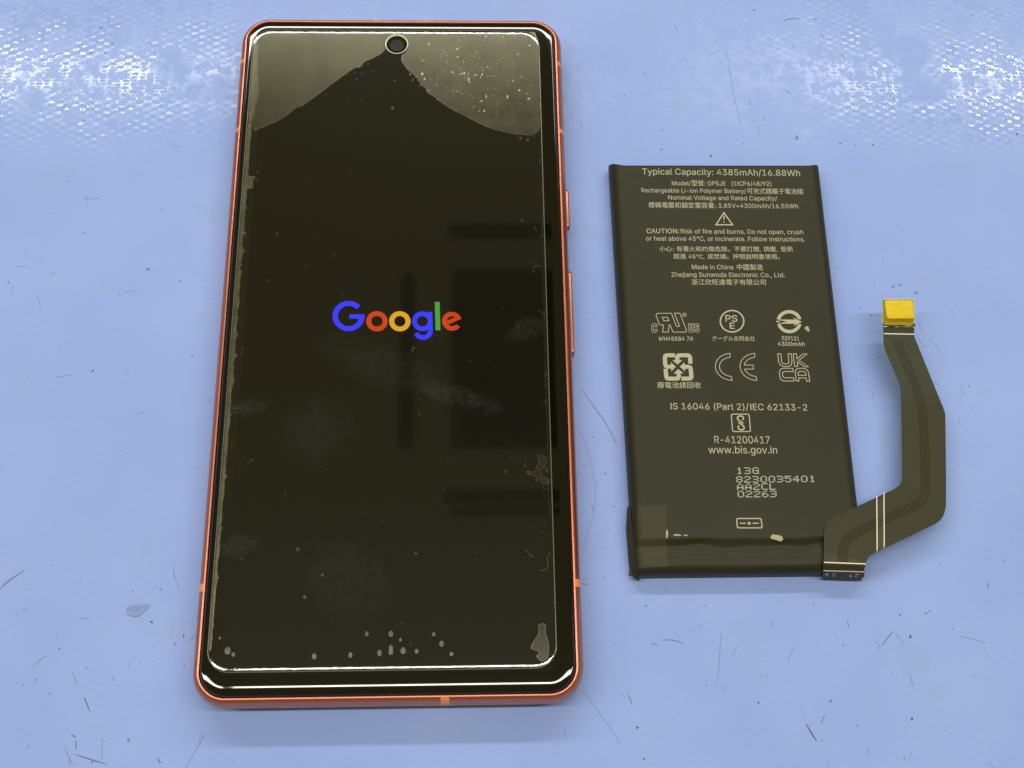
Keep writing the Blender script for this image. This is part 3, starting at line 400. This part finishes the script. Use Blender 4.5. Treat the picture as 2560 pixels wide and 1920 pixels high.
# lit letters on the display, from arcs; units are measured on the logo
LO, LX, LY = LOGO
def lp(x, y, cx=0, cy=0): # logo coordinates: origin the G's centre, y up, foreshortening removed by LY
    u, v = x + cx, y + cy
    return (LO[0] + LX[0] * u + LY[0] * v, LO[1] + LX[1] * u + LY[1] * v)
K = 0.943                                    # the measured height of a round letter over its width
def P_(u, v): return lp(u, v * K)
def arc(cx, cy, r, a0, a1, n=30): return [(cx + r * math.cos(math.radians(a0 + (a1 - a0) * i / n)), cy + r * math.sin(math.radians(a0 + (a1 - a0) * i / n))) for i in range(n + 1)]
def strip(bm, outer, inner, z):
    a = [bm.verts.new((*P_(*p), z)) for p in outer]; b = [bm.verts.new((*P_(*p), z)) for p in inner]
    for i in range(len(a) - 1): bm.faces.new((a[i], a[i + 1], b[i + 1], b[i]))
def quad(bm, pts, z): flat(bm, [P_(*p) for p in pts], z)
def cv(x, y): return (x - 405, (398 - y) / K)
zl = 8.812
bm = bmesh.new()
R, r = 177, 118
strip(bm, arc(0, 0, R, 43, 347, 60), arc(0, 0, r, 43, 347, 60), zl)
quad(bm, [(7, 19), (178, 19), (R * math.cos(math.radians(-13.2)), R * math.sin(math.radians(-13.2))), (r * math.cos(math.radians(-13.2)), R * math.sin(math.radians(-13.2)) + 8), (7, -32)], zl + .002)
obj('letter', bm, M['lb'], glass, smooth='raw')
for cx, m in ((717, 'lr'), (970, 'ly')):
    bm = bmesh.new(); c = cv(cx, 456); strip(bm, arc(*c, 118, 0, 360, 48), arc(*c, 62, 0, 360, 48), zl); obj('letter', bm, M[m], glass, smooth='raw')
bm = bmesh.new(); c = cv(1219, 456)
strip(bm, arc(*c, 115, 0, 360, 48), arc(*c, 60, 0, 360, 48), zl)
quad(bm, [cv(1279, 354), cv(1279, 400), cv(1279, 560), cv(1331, 560), cv(1331, 354)], zl + .002)
c = cv(1222, 557); strip(bm, arc(*c, 109, -156, 2, 30), arc(*c, 56, -160, 2, 30), zl + .004); obj('letter', bm, M['lb'], glass, smooth='raw')
bm = bmesh.new(); quad(bm, [cv(1362, 242), cv(1362, 555), cv(1416, 555), cv(1416, 242)], zl); obj('letter', bm, M['lg'], glass, smooth='raw')
bm = bmesh.new(); c = cv(1546, 456)
strip(bm, arc(*c, 110, 14, 325, 48), arc(*c, 57, 30, 318, 48), zl)
quad(bm, [cv(1488, 450), cv(1588, 410), cv(1654, 428), cv(1503, 492)], zl + .002); obj('letter', bm, M['lr'], glass, smooth='raw')

# screen protector: a glass slab with ground edges and a camera hole
PX0, PX1, PY0, PY1, PR = -33.4, 31.3, -70.0, 71.55, 4.2
def po(d, z): return [(x, y, z) for x, y in rrect(PX0 + d, PX1 - d, PY0 + d, PY1 - d, PR - d, 10)]
bm = bmesh.new()
rings(bm, [po(0, 8.82), po(0, 9.05), po(.08, 9.10), po(.2, 9.125)], mat=1)
V2 = rings(bm, [po(1.0 - q, 9.16 - 0.035 * q * q) for q in (.8, .7, .6, .5, .4, .3, .2, .1, 0)], mat=0)
hc = HOLE; H0 = [(hc[0] + 2.60 * math.cos(2 * math.pi * i / 40), hc[1] + 2.60 * math.sin(2 * math.pi * i / 40)) for i in range(40)]
def hl(k, z): return [(hc[0] + (x - hc[0]) * k, hc[1] + (y - hc[1]) * k, z) for x, y in H0]
rings(bm, [hl(1.0, 9.16), hl(.94, 9.12), hl(.90, 9.0), hl(.90, 8.82)], mat=2)
O = [bm.verts.new(p) for p in po(1.0, 9.16)]; Hh = [bm.verts.new(p) for p in hl(1.0, 9.16)]; nn = 10
f1 = bm.faces.new([O[nn], O[nn + 1]] + [Hh[i] for i in range(20, -1, -1)])
f2 = bm.faces.new(O[nn + 1:] + O[:nn + 1] + [Hh[i % 40] for i in range(40, 19, -1)])
for f in (f1, f2):
    f.normal_update()
    if f.normal.z < 0: f.normal_flip()
prot = obj('screen_protector', bm, [M['protector'], M['prot_edge'], M['hole_edge']], phone, smooth=12)
prot['label'] = 'clear glass screen protector lifting at both top corners'

def jagged(P, step=0.5, amp=0.10, seed=1):
    rr = random.Random(seed); out = []
    for i in range(len(P)):
        a, b = Vector(P[i]), Vector(P[(i + 1) % len(P)]); n = max(1, int((b - a).length / step))
        for j in range(n):
            p = a.lerp(b, j / n); out.append((p.x + rr.uniform(-amp, amp), p.y + rr.uniform(-amp, amp)))
    return out
def clampp(P): return [(min(max(x, PX0 + .12), PX1 - .12), min(max(y, PY0 + .12), PY1 - .12)) for x, y in P]
def away(P):
    out = []
    for x, y in P:
        d = Vector((x - hc[0], y - hc[1]))
        if d.length < 2.7: d = d.normalized() * 2.7
        out.append((hc[0] + d.x, hc[1] + d.y))
    return out
for i, PP in enumerate((POCKET_L, POCKET_R)):
    P = away(clampp(jagged(PP, .6, .09, i + 3)))
    bm = bmesh.new(); f = flat(bm, P, 8.822); bmesh.ops.triangulate(bm, faces=[f]); obj('air_pocket', bm, M['pocket'], prot, smooth='raw')
    lo = [p for p in P if p[1] < 66 and PX0 + .4 < p[0] < PX1 - .4]
    bm = bmesh.new()
    seg = []
    for a, b in zip(lo, lo[1:]):
        if (Vector(a) - Vector(b)).length < 1.5: seg.append(a)
        else:
            if len(seg) > 2: ribbon(bm, seg, .16, False, lambda x, y: 8.824)
            seg = []
    if len(seg) > 2: ribbon(bm, seg, .16, False, lambda x, y: 8.824)
    obj('pocket_rim', bm, M['pocket_rim'], prot, smooth='raw')
# loose adhesive along the left edge
rr = random.Random(4); pl = []; y = 47.0
while y > -66:
    w = 0.95 + 0.35 * noise.noise((0, y * .35, 0)) + 0.22 * noise.noise((3, y * 1.7, 0)) + (1.2 if 31 < y < 34 else 0) + (.5 if rr.random() < .05 else 0)
    w *= 0.55 + 0.45 * min(1, (y + 70) / 60); pl.append((PX0 + .14 + max(.12, w), y)); y -= .28
P = pl + [(PX0 + .14, -66), (PX0 + .14, 47)]
bm = bmesh.new(); f = flat(bm, P, 8.826); bmesh.ops.triangulate(bm, faces=[f]); obj('adhesive_fringe', bm, M['fringe'], prot, smooth='raw')
for i, (y0, y1, w) in enumerate(((63, 49, 1.9),)):
    P = clampp(jagged([(PX0, 70), (PX0 + 1.3, 68), (PX0 + 1.6, 60), (PX0 + 2.2, 56), (PX0 + 1.5, 50), (PX0 + .9, 47.5), (PX0, 47.2)], .5, .18, 9))
    bm = bmesh.new(); f = flat(bm, P, 8.827); bmesh.ops.triangulate(bm, faces=[f]); obj('adhesive_fringe', bm, M['pocket_rim'], prot, smooth='raw')
for i, P in enumerate(BLOBS):
    bm = bmesh.new(); f = flat(bm, smoothpath(P + [P[0]], 3)[:-1], 8.823); bmesh.ops.triangulate(bm, faces=[f]); obj('air_pocket', bm, M['pocket_faint'], prot, smooth='raw')
    bm = bmesh.new(); ribbon(bm, smoothpath(P + [P[0]], 3)[:-1], .12, True, lambda x, y: 8.8245); obj('pocket_rim', bm, M['pocket_rim'], prot, smooth='raw')
bm = bmesh.new(); disc(bm, 0, 0, 0, .36, 16)
ribbon(bm, [(.38 * math.cos(i * math.pi / 8), .38 * math.sin(i * math.pi / 8)) for i in range(16)], .10, True, lambda x, y: .001)
disc(bm, .03, .08, .002, .09, 8)
for f in list(bm.faces)[1:]: f.material_index = 1
b0 = obj('air_bubble', bm, [M['pocket'], M['bubble']], prot, smooth='raw')
first = True
for x, y, s in BUBBLES:
    if first: o = b0; first = False
    else: o = b0.copy(); C.objects.link(o); o.parent = prot
    o.location = (x * MM, y * MM, 8.823 * MM); q_ = .82 * rr.uniform(.85, 1.15); o.scale = (s * q_, s * q_ * rr.uniform(1, 1.4), 1)
bm = bmesh.new()
n = 0
while n < 190:
    x = rr.gauss(14.5, 6.0); y = rr.gauss(60.5, 5.0)
    if n > 140: x, y = rr.uniform(2, 30), rr.uniform(50, 71)
    if not (1 < x < 30.5 and 50 < y < 71 and (y - 47) > 0.9 * (21 - x) - 6 and (x - hc[0]) ** 2 + (y - hc[1]) ** 2 > 9): continue
    r_ = rr.choice((.05, .06, .07, .09, .11, .15)) if n % 9 else rr.uniform(.2, .33)
    disc(bm, x, y, 8.829 + n * .00003, r_ * 1.25, 7, r_ * rr.uniform(.5, .9), rr.uniform(0, 3), .35, rr); n += 1
for i in range(14):
    x, y = rr.uniform(-30, -4), rr.uniform(52, 70); disc(bm, x, y, 8.834, .09, 7, .06, 0, .3, rr)
tag(obj('dust_specks', bm, M['dust'], prot, smooth='raw'), kind='stuff')
bm = bmesh.new()
for i, P in enumerate(LINT): ribbon(bm, smoothpath(P), .11, False, lambda x, y, i=i: 8.83 + i * .0001)
for i in range(90):
    y = rr.uniform(-66, 48); x = PX1 - abs(rr.gauss(0, .9)) - .25 if i < 50 else rr.uniform(PX0 + 1, PX1 - 1)
    a = rr.uniform(0, 6.28); l = rr.uniform(.15, .55); q = []
    for t in range(5): q.append((min(x, PX1 - .2), y)); x += l / 3 * math.cos(a); y += l / 3 * math.sin(a); a += rr.uniform(-.9, .9)
    ribbon(bm, q, rr.uniform(.05, .1), False, lambda x, y, i=i: 8.835 + i * .00005)
tag(obj('lint', bm, M['lint'], prot, smooth='raw'), kind='stuff')
for i, (x, y, a, b, rot) in enumerate(SMUDGES):
    bm = bmesh.new(); disc(bm, 0, 0, 0, a * 1.25, 40, b * 1.25)
    o = obj('fingerprint_smudge', bm, M['smudge'], prot, smooth='raw'); o.location = (x * MM, y * MM, (9.152 + .003 * i) * MM); o.rotation_euler.z = math.radians(rot)

# ------------------------------------------------------------------ the battery
bat = empty('battery_pack'); bat.location = (70.3 * MM, -6.3 * MM, 0)
tag(bat, 'black flat lithium battery with printed label, beside the phone', 'battery')
BX, BY = 70.3, -6.3
def off(p): return (p[0] - BX, p[1] - BY) + tuple(p[2:])
Z0, ZT = 2.3, 5.30
def qc(t): t = min(max(t, 0), 1); return math.sqrt(1 - (1 - t) ** 2)
def sst(t): t = min(max(t, 0), 1); return t * t * (3 - 2 * t)
def xl(y): return 46.55 + (39 - y) / 92 * 0.75
def xr(y): return 93.85 - (39 - y) / 92 * 0.75
def ytop(u): return 39.55 + 0.95 * math.exp(-((u) / 0.035) ** 2) + 0.75 * math.exp(-((1 - u) / 0.03) ** 2)
def ybot(u): return -51.95 - 0.55 * math.exp(-((1 - u) / 0.05) ** 2) - 0.25 * math.exp(-(u / .03) ** 2)
RIDGE = -44.9
def ztop(x, y):
    """height of the pouch's upper skin"""
    u = (x - xl(y)) / (xr(y) - xl(y))
    dx = min(x - xl(y), xr(y) - x); dt = ytop(u) - y; db = y - ybot(u)
    z = ZT
    d = RIDGE + 0.10 * math.sin(x * .31) - y
    if d > -1:
        w = 1.0 + 0.55 * math.sin((x - 44) * 0.33) * math.sin(x * .11 + 1) + .18 * math.sin(x * .8)
        z -= 0.80 * sst((d + .15) / (1.0 + w)) - 0.48 * sst((d - 1.1 - w) / 2.0)
        z -= 0.075 * max(0.0, d - 2.6)
        z += 0.07 * noise.noise((x * .22, y * .5, 0)) * sst(d)
    side = qc(dx / 2.3) ; top = qc(dt / 1.1); bot = qc(db / 1.7)
    z = Z0 + (z - Z0) * min(side, top, bot, side * top * bot + .0 if True else 1)
    z += 0.035 * noise.noise((x * .06, y * .06, 2)) * min(1, dx / 3) if (y < RIDGE - 1) else 0
    return z
bm = bmesh.new()
us = sorted(set([0, .002, .006, .012, .02, .03, .042] + [.055 + (.89) * i / 70 for i in range(71)] + [.958, .97, .98, .988, .994, .998, 1]))
ts = sorted(set([0, .001, .003, .006, .010, .014, .018] + [.022 + .098 * i / 40 for i in range(41)] + [.12 + .86 * i / 30 for i in range(31)] + [.984, .988, .992, .996, .999, 1]))
grid = []
for t in ts:
    row = []
    for u in us:
        y = ybot(u) + (ytop(u) - ybot(u)) * t; x = xl(y) + (xr(y) - xl(y)) * u
        row.append(bm.verts.new((x - BX, y - BY, ztop(x, y))))
    grid.append(row)
for a, b in zip(grid, grid[1:]):
    for i in range(len(us) - 1): bm.faces.new((a[i], a[i + 1], b[i + 1], b[i]))
loop = grid[0] + [r_[-1] for r_ in grid[1:]] + list(reversed(grid[-1][:-1])) + [r_[0] for r_ in reversed(grid[1:-1])]
prev = loop
for k, z in ((1.0, 1.6), (0.996, .7), (0.985, .12), (.97, 0.01)):
    cur = [bm.verts.new((v.co.x * k, v.co.y * k, z)) for v in loop]
    for i in range(len(loop)):
        j = (i + 1) % len(loop); bm.faces.new((prev[j], prev[i], cur[i], cur[j]))
    prev = cur
bm.faces.new(list(reversed(prev)))
pouch = obj('pouch', bm, M['pouch'], bat, smooth=55)
def drape_quad(bm, q, dz, n=14):
    V = []
    for i in range(n + 1):
        row = []
        for j in range(n + 1):
            a = Vector(q[0]).lerp(Vector(q[1]), i / n); b = Vector(q[3]).lerp(Vector(q[2]), i / n); p = a.lerp(b, j / n)
            row.append(bm.verts.new((p.x - BX, p.y - BY, ztop(p.x, p.y) + dz)))
        V.append(row)
    for i in range(n):
        for j in range(n): bm.faces.new((V[i][j], V[i][j + 1], V[i + 1][j + 1], V[i + 1][j]))
bm = bmesh.new(); drape_quad(bm, [(48.2, -38.4), (53.9, -38.45), (53.75, -50.45), (48.0, -50.7)], .035, 30); obj('tape_strip', bm, M['tape'], bat, smooth=60)
bm = bmesh.new(); ribbon(bm, [off(p) for p in [(53.96, -38.4), (53.98, -41), (53.97, -44)]], .09, False, lambda x, y: ZT + .04)
obj('tape_seam', bm, M['seam'], bat, smooth='raw'); bm = bmesh.new()
ribbon(bm, [off(p) for p in [(86.75, 16.4), (86.72, 8), (86.62, 0), (86.55, -2.4), (86.7, -3.0), (88.2, -3.1), (91.2, -3.15), (91.9, -3.2)]], .10, False, lambda x, y: ztop(x + BX, y + BY) + .03)
obj('tape_seam', bm, M['seam'], bat, smooth='raw')
bm = bmesh.new(); drape_quad(bm, [(86.8, 16.4), (91.6, 16.4), (91.6, -3.1), (86.6, -3.05)], .022, 8); obj('tape_strip', bm, M['tape'] if False else M['pouch'], bat, smooth=60)
bm = bmesh.new(); z = 0
for P in CHIPS: flat(bm, [off(p) for p in P], ZT + .05)
for v in bm.verts: v.co.z = max(v.co.z, ztop(v.co.x + BX, v.co.y + BY) + .06)
tag(obj('foil_flakes', bm, M['chip'], bat, smooth='raw'), kind='stuff')
# folded seal flaps on the lower left corner
bm = bmesh.new()
rings(bm, [[(off((x, y))[0], off((x, y))[1], z) for x, y, z in L] for L in ([(46.9, -38, .4), (46.75, -38, 2.6), (47.2, -38, 3.4)], [(46.5, -42, .3), (46.45, -42, 2.6), (47.3, -42, 3.5)], [(46.7, -49, .2), (46.7, -49, 2.2), (47.6, -49, 3.2)], [(46.9, -51.2, .2), (47.0, -51.2, 1.4), (48, -51.6, 2.0)])], close=False)
obj('seal_flap', bm, M['tape'], bat, smooth=50)
bm = bmesh.new(); prism(bm, [off(p) for p in [(46.75, -50.2), (47.6, -50.0), (48.6, -52.35), (48.2, -52.5), (47.8, -51.7), (46.6, -51.35)]], .3, 1.7); obj('seal_flap', bm, M['seam'], bat)

# printed label
import os
def typeface(n):                             # typefaces that come with Blender; None falls back to the built-in one
    try:
        fp = os.path.join(bpy.utils.system_resource('DATAFILES'), 'fonts', n)
        return bpy.data.fonts.load(fp) if os.path.exists(fp) else None
    except Exception: return None
F_LATIN, F_HAN = typeface('Inter.woff2'), None    # the built-in face carries the Han and kana glyphs
def run_mesh(s, font, off_):
    c = bpy.data.curves.new('t', 'FONT'); c.body = s; c.size = 1; c.offset = off_; c.resolution_u = 3
    if font: c.font = font
    o = bpy.data.objects.new('t', c); C.objects.link(o)
    me = bpy.data.meshes.new_from_object(o); bpy.data.objects.remove(o); bpy.data.curves.remove(c); return me
def bounds(me):
    xs = [v.co.x for v in me.vertices]; ys = [v.co.y for v in me.vertices]; return (min(xs), max(xs), min(ys), max(ys)) if xs else (0, 0, 0, 0)
def ext(s, font): me = run_mesh(s, font, 0); q = bounds(me); bpy.data.meshes.remove(me); return q
CAPS = {k: ext('H', f)[3] for k, f in (('L', F_LATIN), ('H', F_HAN))}
def kind_of(ch): return 'H' if ord(ch) > 0x2E00 or ch == 'I' else 'L'
def text_mesh(s, bold, latin=True):
    """one line set in two faces; cap height 1"""
    runs = []
    for ch in s:
        k = kind_of(ch) if ch != ' ' and latin else ('H' if not latin else (runs[-1][0] if runs else 'L'))
        if runs and runs[-1][0] == k: runs[-1][1] += ch
        else: runs.append([k, ch])
    V, Fc, pen = [], [], 0.0
    for k, t in runs:
        f = F_HAN if k == 'H' else F_LATIN; sc = 1 / CAPS[k]
        me = run_mesh(t, f, 0.008 if bold else 0.002); b0 = len(V)
        for v in me.vertices: V.append((v.co.x * sc + pen, v.co.y * sc))
        for p in me.polygons: Fc.append([b0 + i for i in p.vertices])
        q = bounds(me); pen += (max(q[1], 0) + .075 + .26 * (len(t) - len(t.rstrip()))) * sc; bpy.data.meshes.remove(me)
    return V, Fc
def printed(s, a, b, h, mode):
    bold = s[0] == '@'; s = s.lstrip('@')
    V, Fc = text_mesh(s, bold)
    xs = [p[0] for p in V]; ys = [p[1] for p in V]; x0, x1, y0, y1 = min(xs), max(xs), min(ys), max(ys)
    a = Vector(off(a)); b = Vector(off(b)); d = b - a; L = d.length; d.normalize(); n = Vector((-d.y, d.x))
    if mode == 'c': sy, yb = h, 0.0
    else: sy, yb = h / (y1 - y0), y0
    co = []
    for x, y in V:
        p = a + d * ((x - x0) / (x1 - x0) * L) + n * ((y - yb) * sy); co.append((p.x * MM, p.y * MM, (ZT + .028) * MM))
    me = bpy.data.meshes.new('printed_text'); me.from_pydata(co, [], Fc); me.materials.append(M['print'])
    o = bpy.data.objects.new('printed_text', me); C.objects.link(o); o.parent = pouch
for row in TEXTS: printed(*row)
k = 0
def mark(strokes, fills, mat='print'):
    global k
    bm = bmesh.new()
    for P, w, cl in strokes:
        k += 1; ribbon(bm, [off(p) for p in P], w, bool(cl), lambda x, y, k=k: ZT + .028 + .0001 * k)
    for P in fills:
        k += 1; flat(bm, [off(p) for p in P], ZT + .030 + .0001 * k)
    bmesh.ops.triangulate(bm, faces=[f for f in bm.faces if len(f.verts) > 4])
    obj('printed_mark', bm, M[mat], pouch, smooth='raw')
#  warning triangle | recognised component mark | circle | CE | UKCA | recycling arrows | arrow ring | square knot | polarity
cuts = [(0, 3), (3, 10), (10, 11), (11, 13), (13, 18), (18, 22), (22, 25), (25, 29)]
for i, (a, b) in enumerate(cuts): mark(STROKES[a:b], FILLS[0:4] if i == 5 else [])
mark([], FILLS[4:8])
FONT = {'1': "00100 01100 00100 00100 00100 00100 01110", '3': "11110 00001 00001 01110 00001 00001 11110", 'G': "01110 10001 10000 10111 10001 10001 01111", '8': "01110 10001 10001 01110 10001 10001 01110",
        '2': "01110 10001 00001 00110 01000 10000 11111", '0': "01110 10001 10001 10001 10001 10001 01110", '5': "11111 10000 11110 00001 00001 10001 01110", '4': "00010 00110 01010 10010 11111 00010 00010",
        'A': "00100 01010 10001 10001 11111 10001 10001", 'C': "01111 10000 10000 10000 10000 10000 01111", 'L': "10000 10000 10000 10000 10000 10000 11111", '6': "00110 01000 10000 11110 10001 10001 01110"}
for s, p, pitch, h in DOTS:
    bm = bmesh.new(); cw = pitch * .80 / 5; ch = h / 7
    for i, c in enumerate(s):
        for ry_, line in enumerate(FONT[c].split()):
            run = None
            for cx_ in range(6):
                on = cx_ < 5 and line[cx_] == '1'
                if on and run is None: run = cx_
                if not on and run is not None:
                    x0 = p[0] - BX + i * pitch + run * cw - .04 * ry_ * cw; x1 = x0 + (cx_ - run) * cw; y1 = p[1] - BY + h - ry_ * ch - .10 * ch; y0 = y1 - ch * .8
                    flat(bm, [(x0, y0), (x1, y0), (x1, y1), (x0, y1)], ZT + .03); run = None
    obj('printed_text', bm, M['print2'], pouch, smooth='raw')

# flex cable rising from the lower right corner to the connector
FL = [off(p) for p in FLEX_L]; FR = [off(p) for p in FLEX_R]
ER = [(off(a), off(b)) for a, b in FLEX_E]                     # the folded-down end, lowest row first
rows = ER + list(zip(FL, FR))
bm = bmesh.new(); NU = 8; top = []; bot_ = []
for i, (a, b) in enumerate(rows):
    A, B = Vector(a), Vector(b); tr_, br_ = [], []
    for j in range(NU + 1):
        p = A.lerp(B, j / NU); tr_.append(bm.verts.new(p)); q = p.copy()
        if i < len(ER): q.y += .12
        q.z -= .12 if i >= len(ER) - 1 else 0; br_.append(bm.verts.new(q))
    top.append(tr_); bot_.append(br_)
for i in range(len(rows) - 1):
    for j in range(NU):
        bm.faces.new((top[i][j], top[i][j + 1], top[i + 1][j + 1], top[i + 1][j])); bm.faces.new((bot_[i][j + 1], bot_[i][j], bot_[i + 1][j], bot_[i + 1][j + 1]))
    for j in (0, NU): bm.faces.new((top[i][j], top[i + 1][j], bot_[i + 1][j], bot_[i][j]))
for i in (0, len(rows) - 1):
    for j in range(NU): bm.faces.new((top[i][j], top[i][j + 1], bot_[i][j + 1], bot_[i][j]))
flex = obj('flex_cable', bm, M['flex'], bat, smooth=40)
flex['label'] = 'thin black flex cable with pale cross lines'
def flexz(x, y):
    """height of the cable's face by distance along it"""
    ys = [(a[1] + b[1]) / 2 for a, b in zip(FL, FR)]; 
    best = None
    for (a1, b1), (a2, b2) in zip(zip(FL, FR), list(zip(FL, FR))[1:]):
        m1, m2 = Vector(a1).lerp(Vector(b1), .5), Vector(a2).lerp(Vector(b2), .5); d = (m2 - m1).xy; t = max(0, min(1, (Vector((x, y)) - m1.xy).dot(d) / max(d.length_squared, 1e-9)))
        q = m1.lerp(m2, t); e = (q.xy - Vector((x, y))).length
        if best is None or e < best[0]: best = (e, q.z)
    return best[1]
from mathutils.bvhtree import BVHTree
bv = BVHTree.FromPolygons([v.co * 1000 for v in flex.data.vertices], [tuple(p.vertices) for p in flex.data.polygons])
def onflex(x, y, dz=.03):
    h = bv.ray_cast(Vector((x, y, 50)), Vector((0, 0, -1)))
    return (h[0].z if h[0] else flexz(x, y)) + dz
def densify(P, n):
    out = []
    for a, b in zip(P, P[1:]):
        for i in range(n): out.append(tuple(Vector(a[:2]).lerp(Vector(b[:2]), i / n)))
    out.append(tuple(P[-1][:2])); return out
FC = smoothpath([off(p) for p in FLEX_C], 5)
for w_off, wid, hh in ((-.80, .11, .075), (-.5, .08, .05), (-.25, .08, .05), (0, .08, .05), (.25, .08, .05), (.5, .08, .05), (.80, .11, .075)):
    bm = bmesh.new(); L = []
    for i, p in enumerate(FC):
        a = Vector(FC[max(0, i - 1)]); b = Vector(FC[min(len(FC) - 1, i + 1)]); d = (b - a).normalized(); n = Vector((-d.y, d.x)); c = Vector(p) + n * w_off
        z = onflex(c.x, c.y, 0)
        L.append([(*(c + n * wid), z - .01), (*c, z + hh), (*(c - n * wid), z - .01)])
    rings(bm, L, close=False); obj('trace_ridge', bm, M['flex'], flex, smooth=70)
lines = [[off(p) for p in P] for P in FLEXLINES]
for P in lines:
    bm = bmesh.new(); ribbon(bm, densify(P, 16), .20, False, lambda x, y: onflex(x, y, .085)); obj('pale_line', bm, M['silver'], flex, smooth='raw')
def endpt(u, t, dz=.03):                     # point on the folded end: u across, t from the fold (0) to the bottom (1)
    R_ = list(reversed(ER)); f = min(max(t, 0), .9999) * (len(R_) - 1); i = int(f); f -= i
    p = Vector(R_[i][0]).lerp(Vector(R_[i][1]), u).lerp(Vector(R_[i + 1][0]).lerp(Vector(R_[i + 1][1]), u), f)
    return (p.x, p.y - dz, p.z + dz)
bm = bmesh.new(); V = [[bm.verts.new(endpt(i / 8, t, .06)) for i in range(9)] for t in (.30, .37)]
for i in range(8): bm.faces.new((V[0][i], V[0][i + 1], V[1][i + 1], V[1][i]))
obj('pale_line', bm, M['silver'], flex, smooth='raw')
bm = bmesh.new()
a, b = densify(lines[0], 10), densify(lines[1], 10); va = [bm.verts.new((p[0] + .12, p[1], onflex(p[0] + .15, p[1], .02))) for p in a[1:]]; vb = [bm.verts.new((p[0] - .12, p[1], onflex(p[0] - .15, p[1], .02))) for p in b[1:]]
for i in range(len(va) - 1): bm.faces.new((va[i], vb[i], vb[i + 1], va[i + 1]))
obj('fold_window', bm, M['flexbend'], flex, smooth='raw')
bm = bmesh.new(); V = [[bm.verts.new(endpt(.01 + .93 * i / 8, t, .03)) for i in range(9)] for t in (0, .1, .2, .30)]
for r0, r1 in zip(V, V[1:]):
    for i in range(8): bm.faces.new((r0[i], r0[i + 1], r1[i + 1], r1[i]))
obj('fold_window', bm, M['flexbend'], flex, smooth=60)
# illegible pale solder legends on the folded end
bm = bmesh.new(); rr = random.Random(3)
for u in (.10, .27, .68, .85):
    for i in range(5):
        uu = u + rr.uniform(-.035, .035); t = .60 + rr.uniform(-.09, .13); w = rr.uniform(.012, .03); h = rr.uniform(.02, .035); e = .04 + .004 * i
        bm.faces.new([bm.verts.new(endpt(*q, e)) for q in ((uu - w, t + h), (uu + w, t + h), (uu + w, t - h), (uu - w, t - h))])
tag(obj('solder_legend', bm, M['print2'], flex, smooth='raw'), kind='stuff')
# connector
cc = [off(p) for p in CONN]; xs0 = min(p[0] for p in cc) - .10; xs1 = max(p[0] for p in cc) - .42; ya = min(p[1] for p in cc) - .32; yb = max(p[1] for p in cc) - .30; zc = cc[0][2]
TP = [off(p) for p in TAPE]
bm = bmesh.new()
f = flat(bm, [p[:2] for p in TP], 0)
for v in bm.verts: v.co.z = 8.06 + (v.co.y - ya) * .035 - (0.25 if v.co.x < cc[3][0] - .6 else 0)
bmesh.ops.triangulate(bm, faces=[f]); obj('tape_tail', bm, M['yellow_thin'], flex, smooth='raw')
bm = bmesh.new()
def cl_(g, z): return [(x, y, z + (y - ya) * .02) for x, y in rrect(xs0 + g, xs1 - g, ya + g, yb - g, .6 - g * .6, 6)]
rings(bm, [cl_(0, 7.9), cl_(0, 8.55), cl_(.06, 8.68), cl_(.2, 8.75), cl_(.5, 8.76)], cap_first=True, cap_last=True); con = obj('connector', bm, M['yellow'], flex, smooth=45)
con['label'] = 'connector wrapped in bright yellow tape'
for x0, x1 in ((.25, 2.1), (4.4, 6.0), (2.7, 3.9)):
    bm = bmesh.new(); b0_ = .55 if x0 != 2.7 else .6
    prism(bm, rrect(cc[3][0] + x0, cc[3][0] + x1, ya - 1.35, ya - .75, .08, 3), 7.7, 7.84); obj('solder_pad', bm, M['seam'], flex)
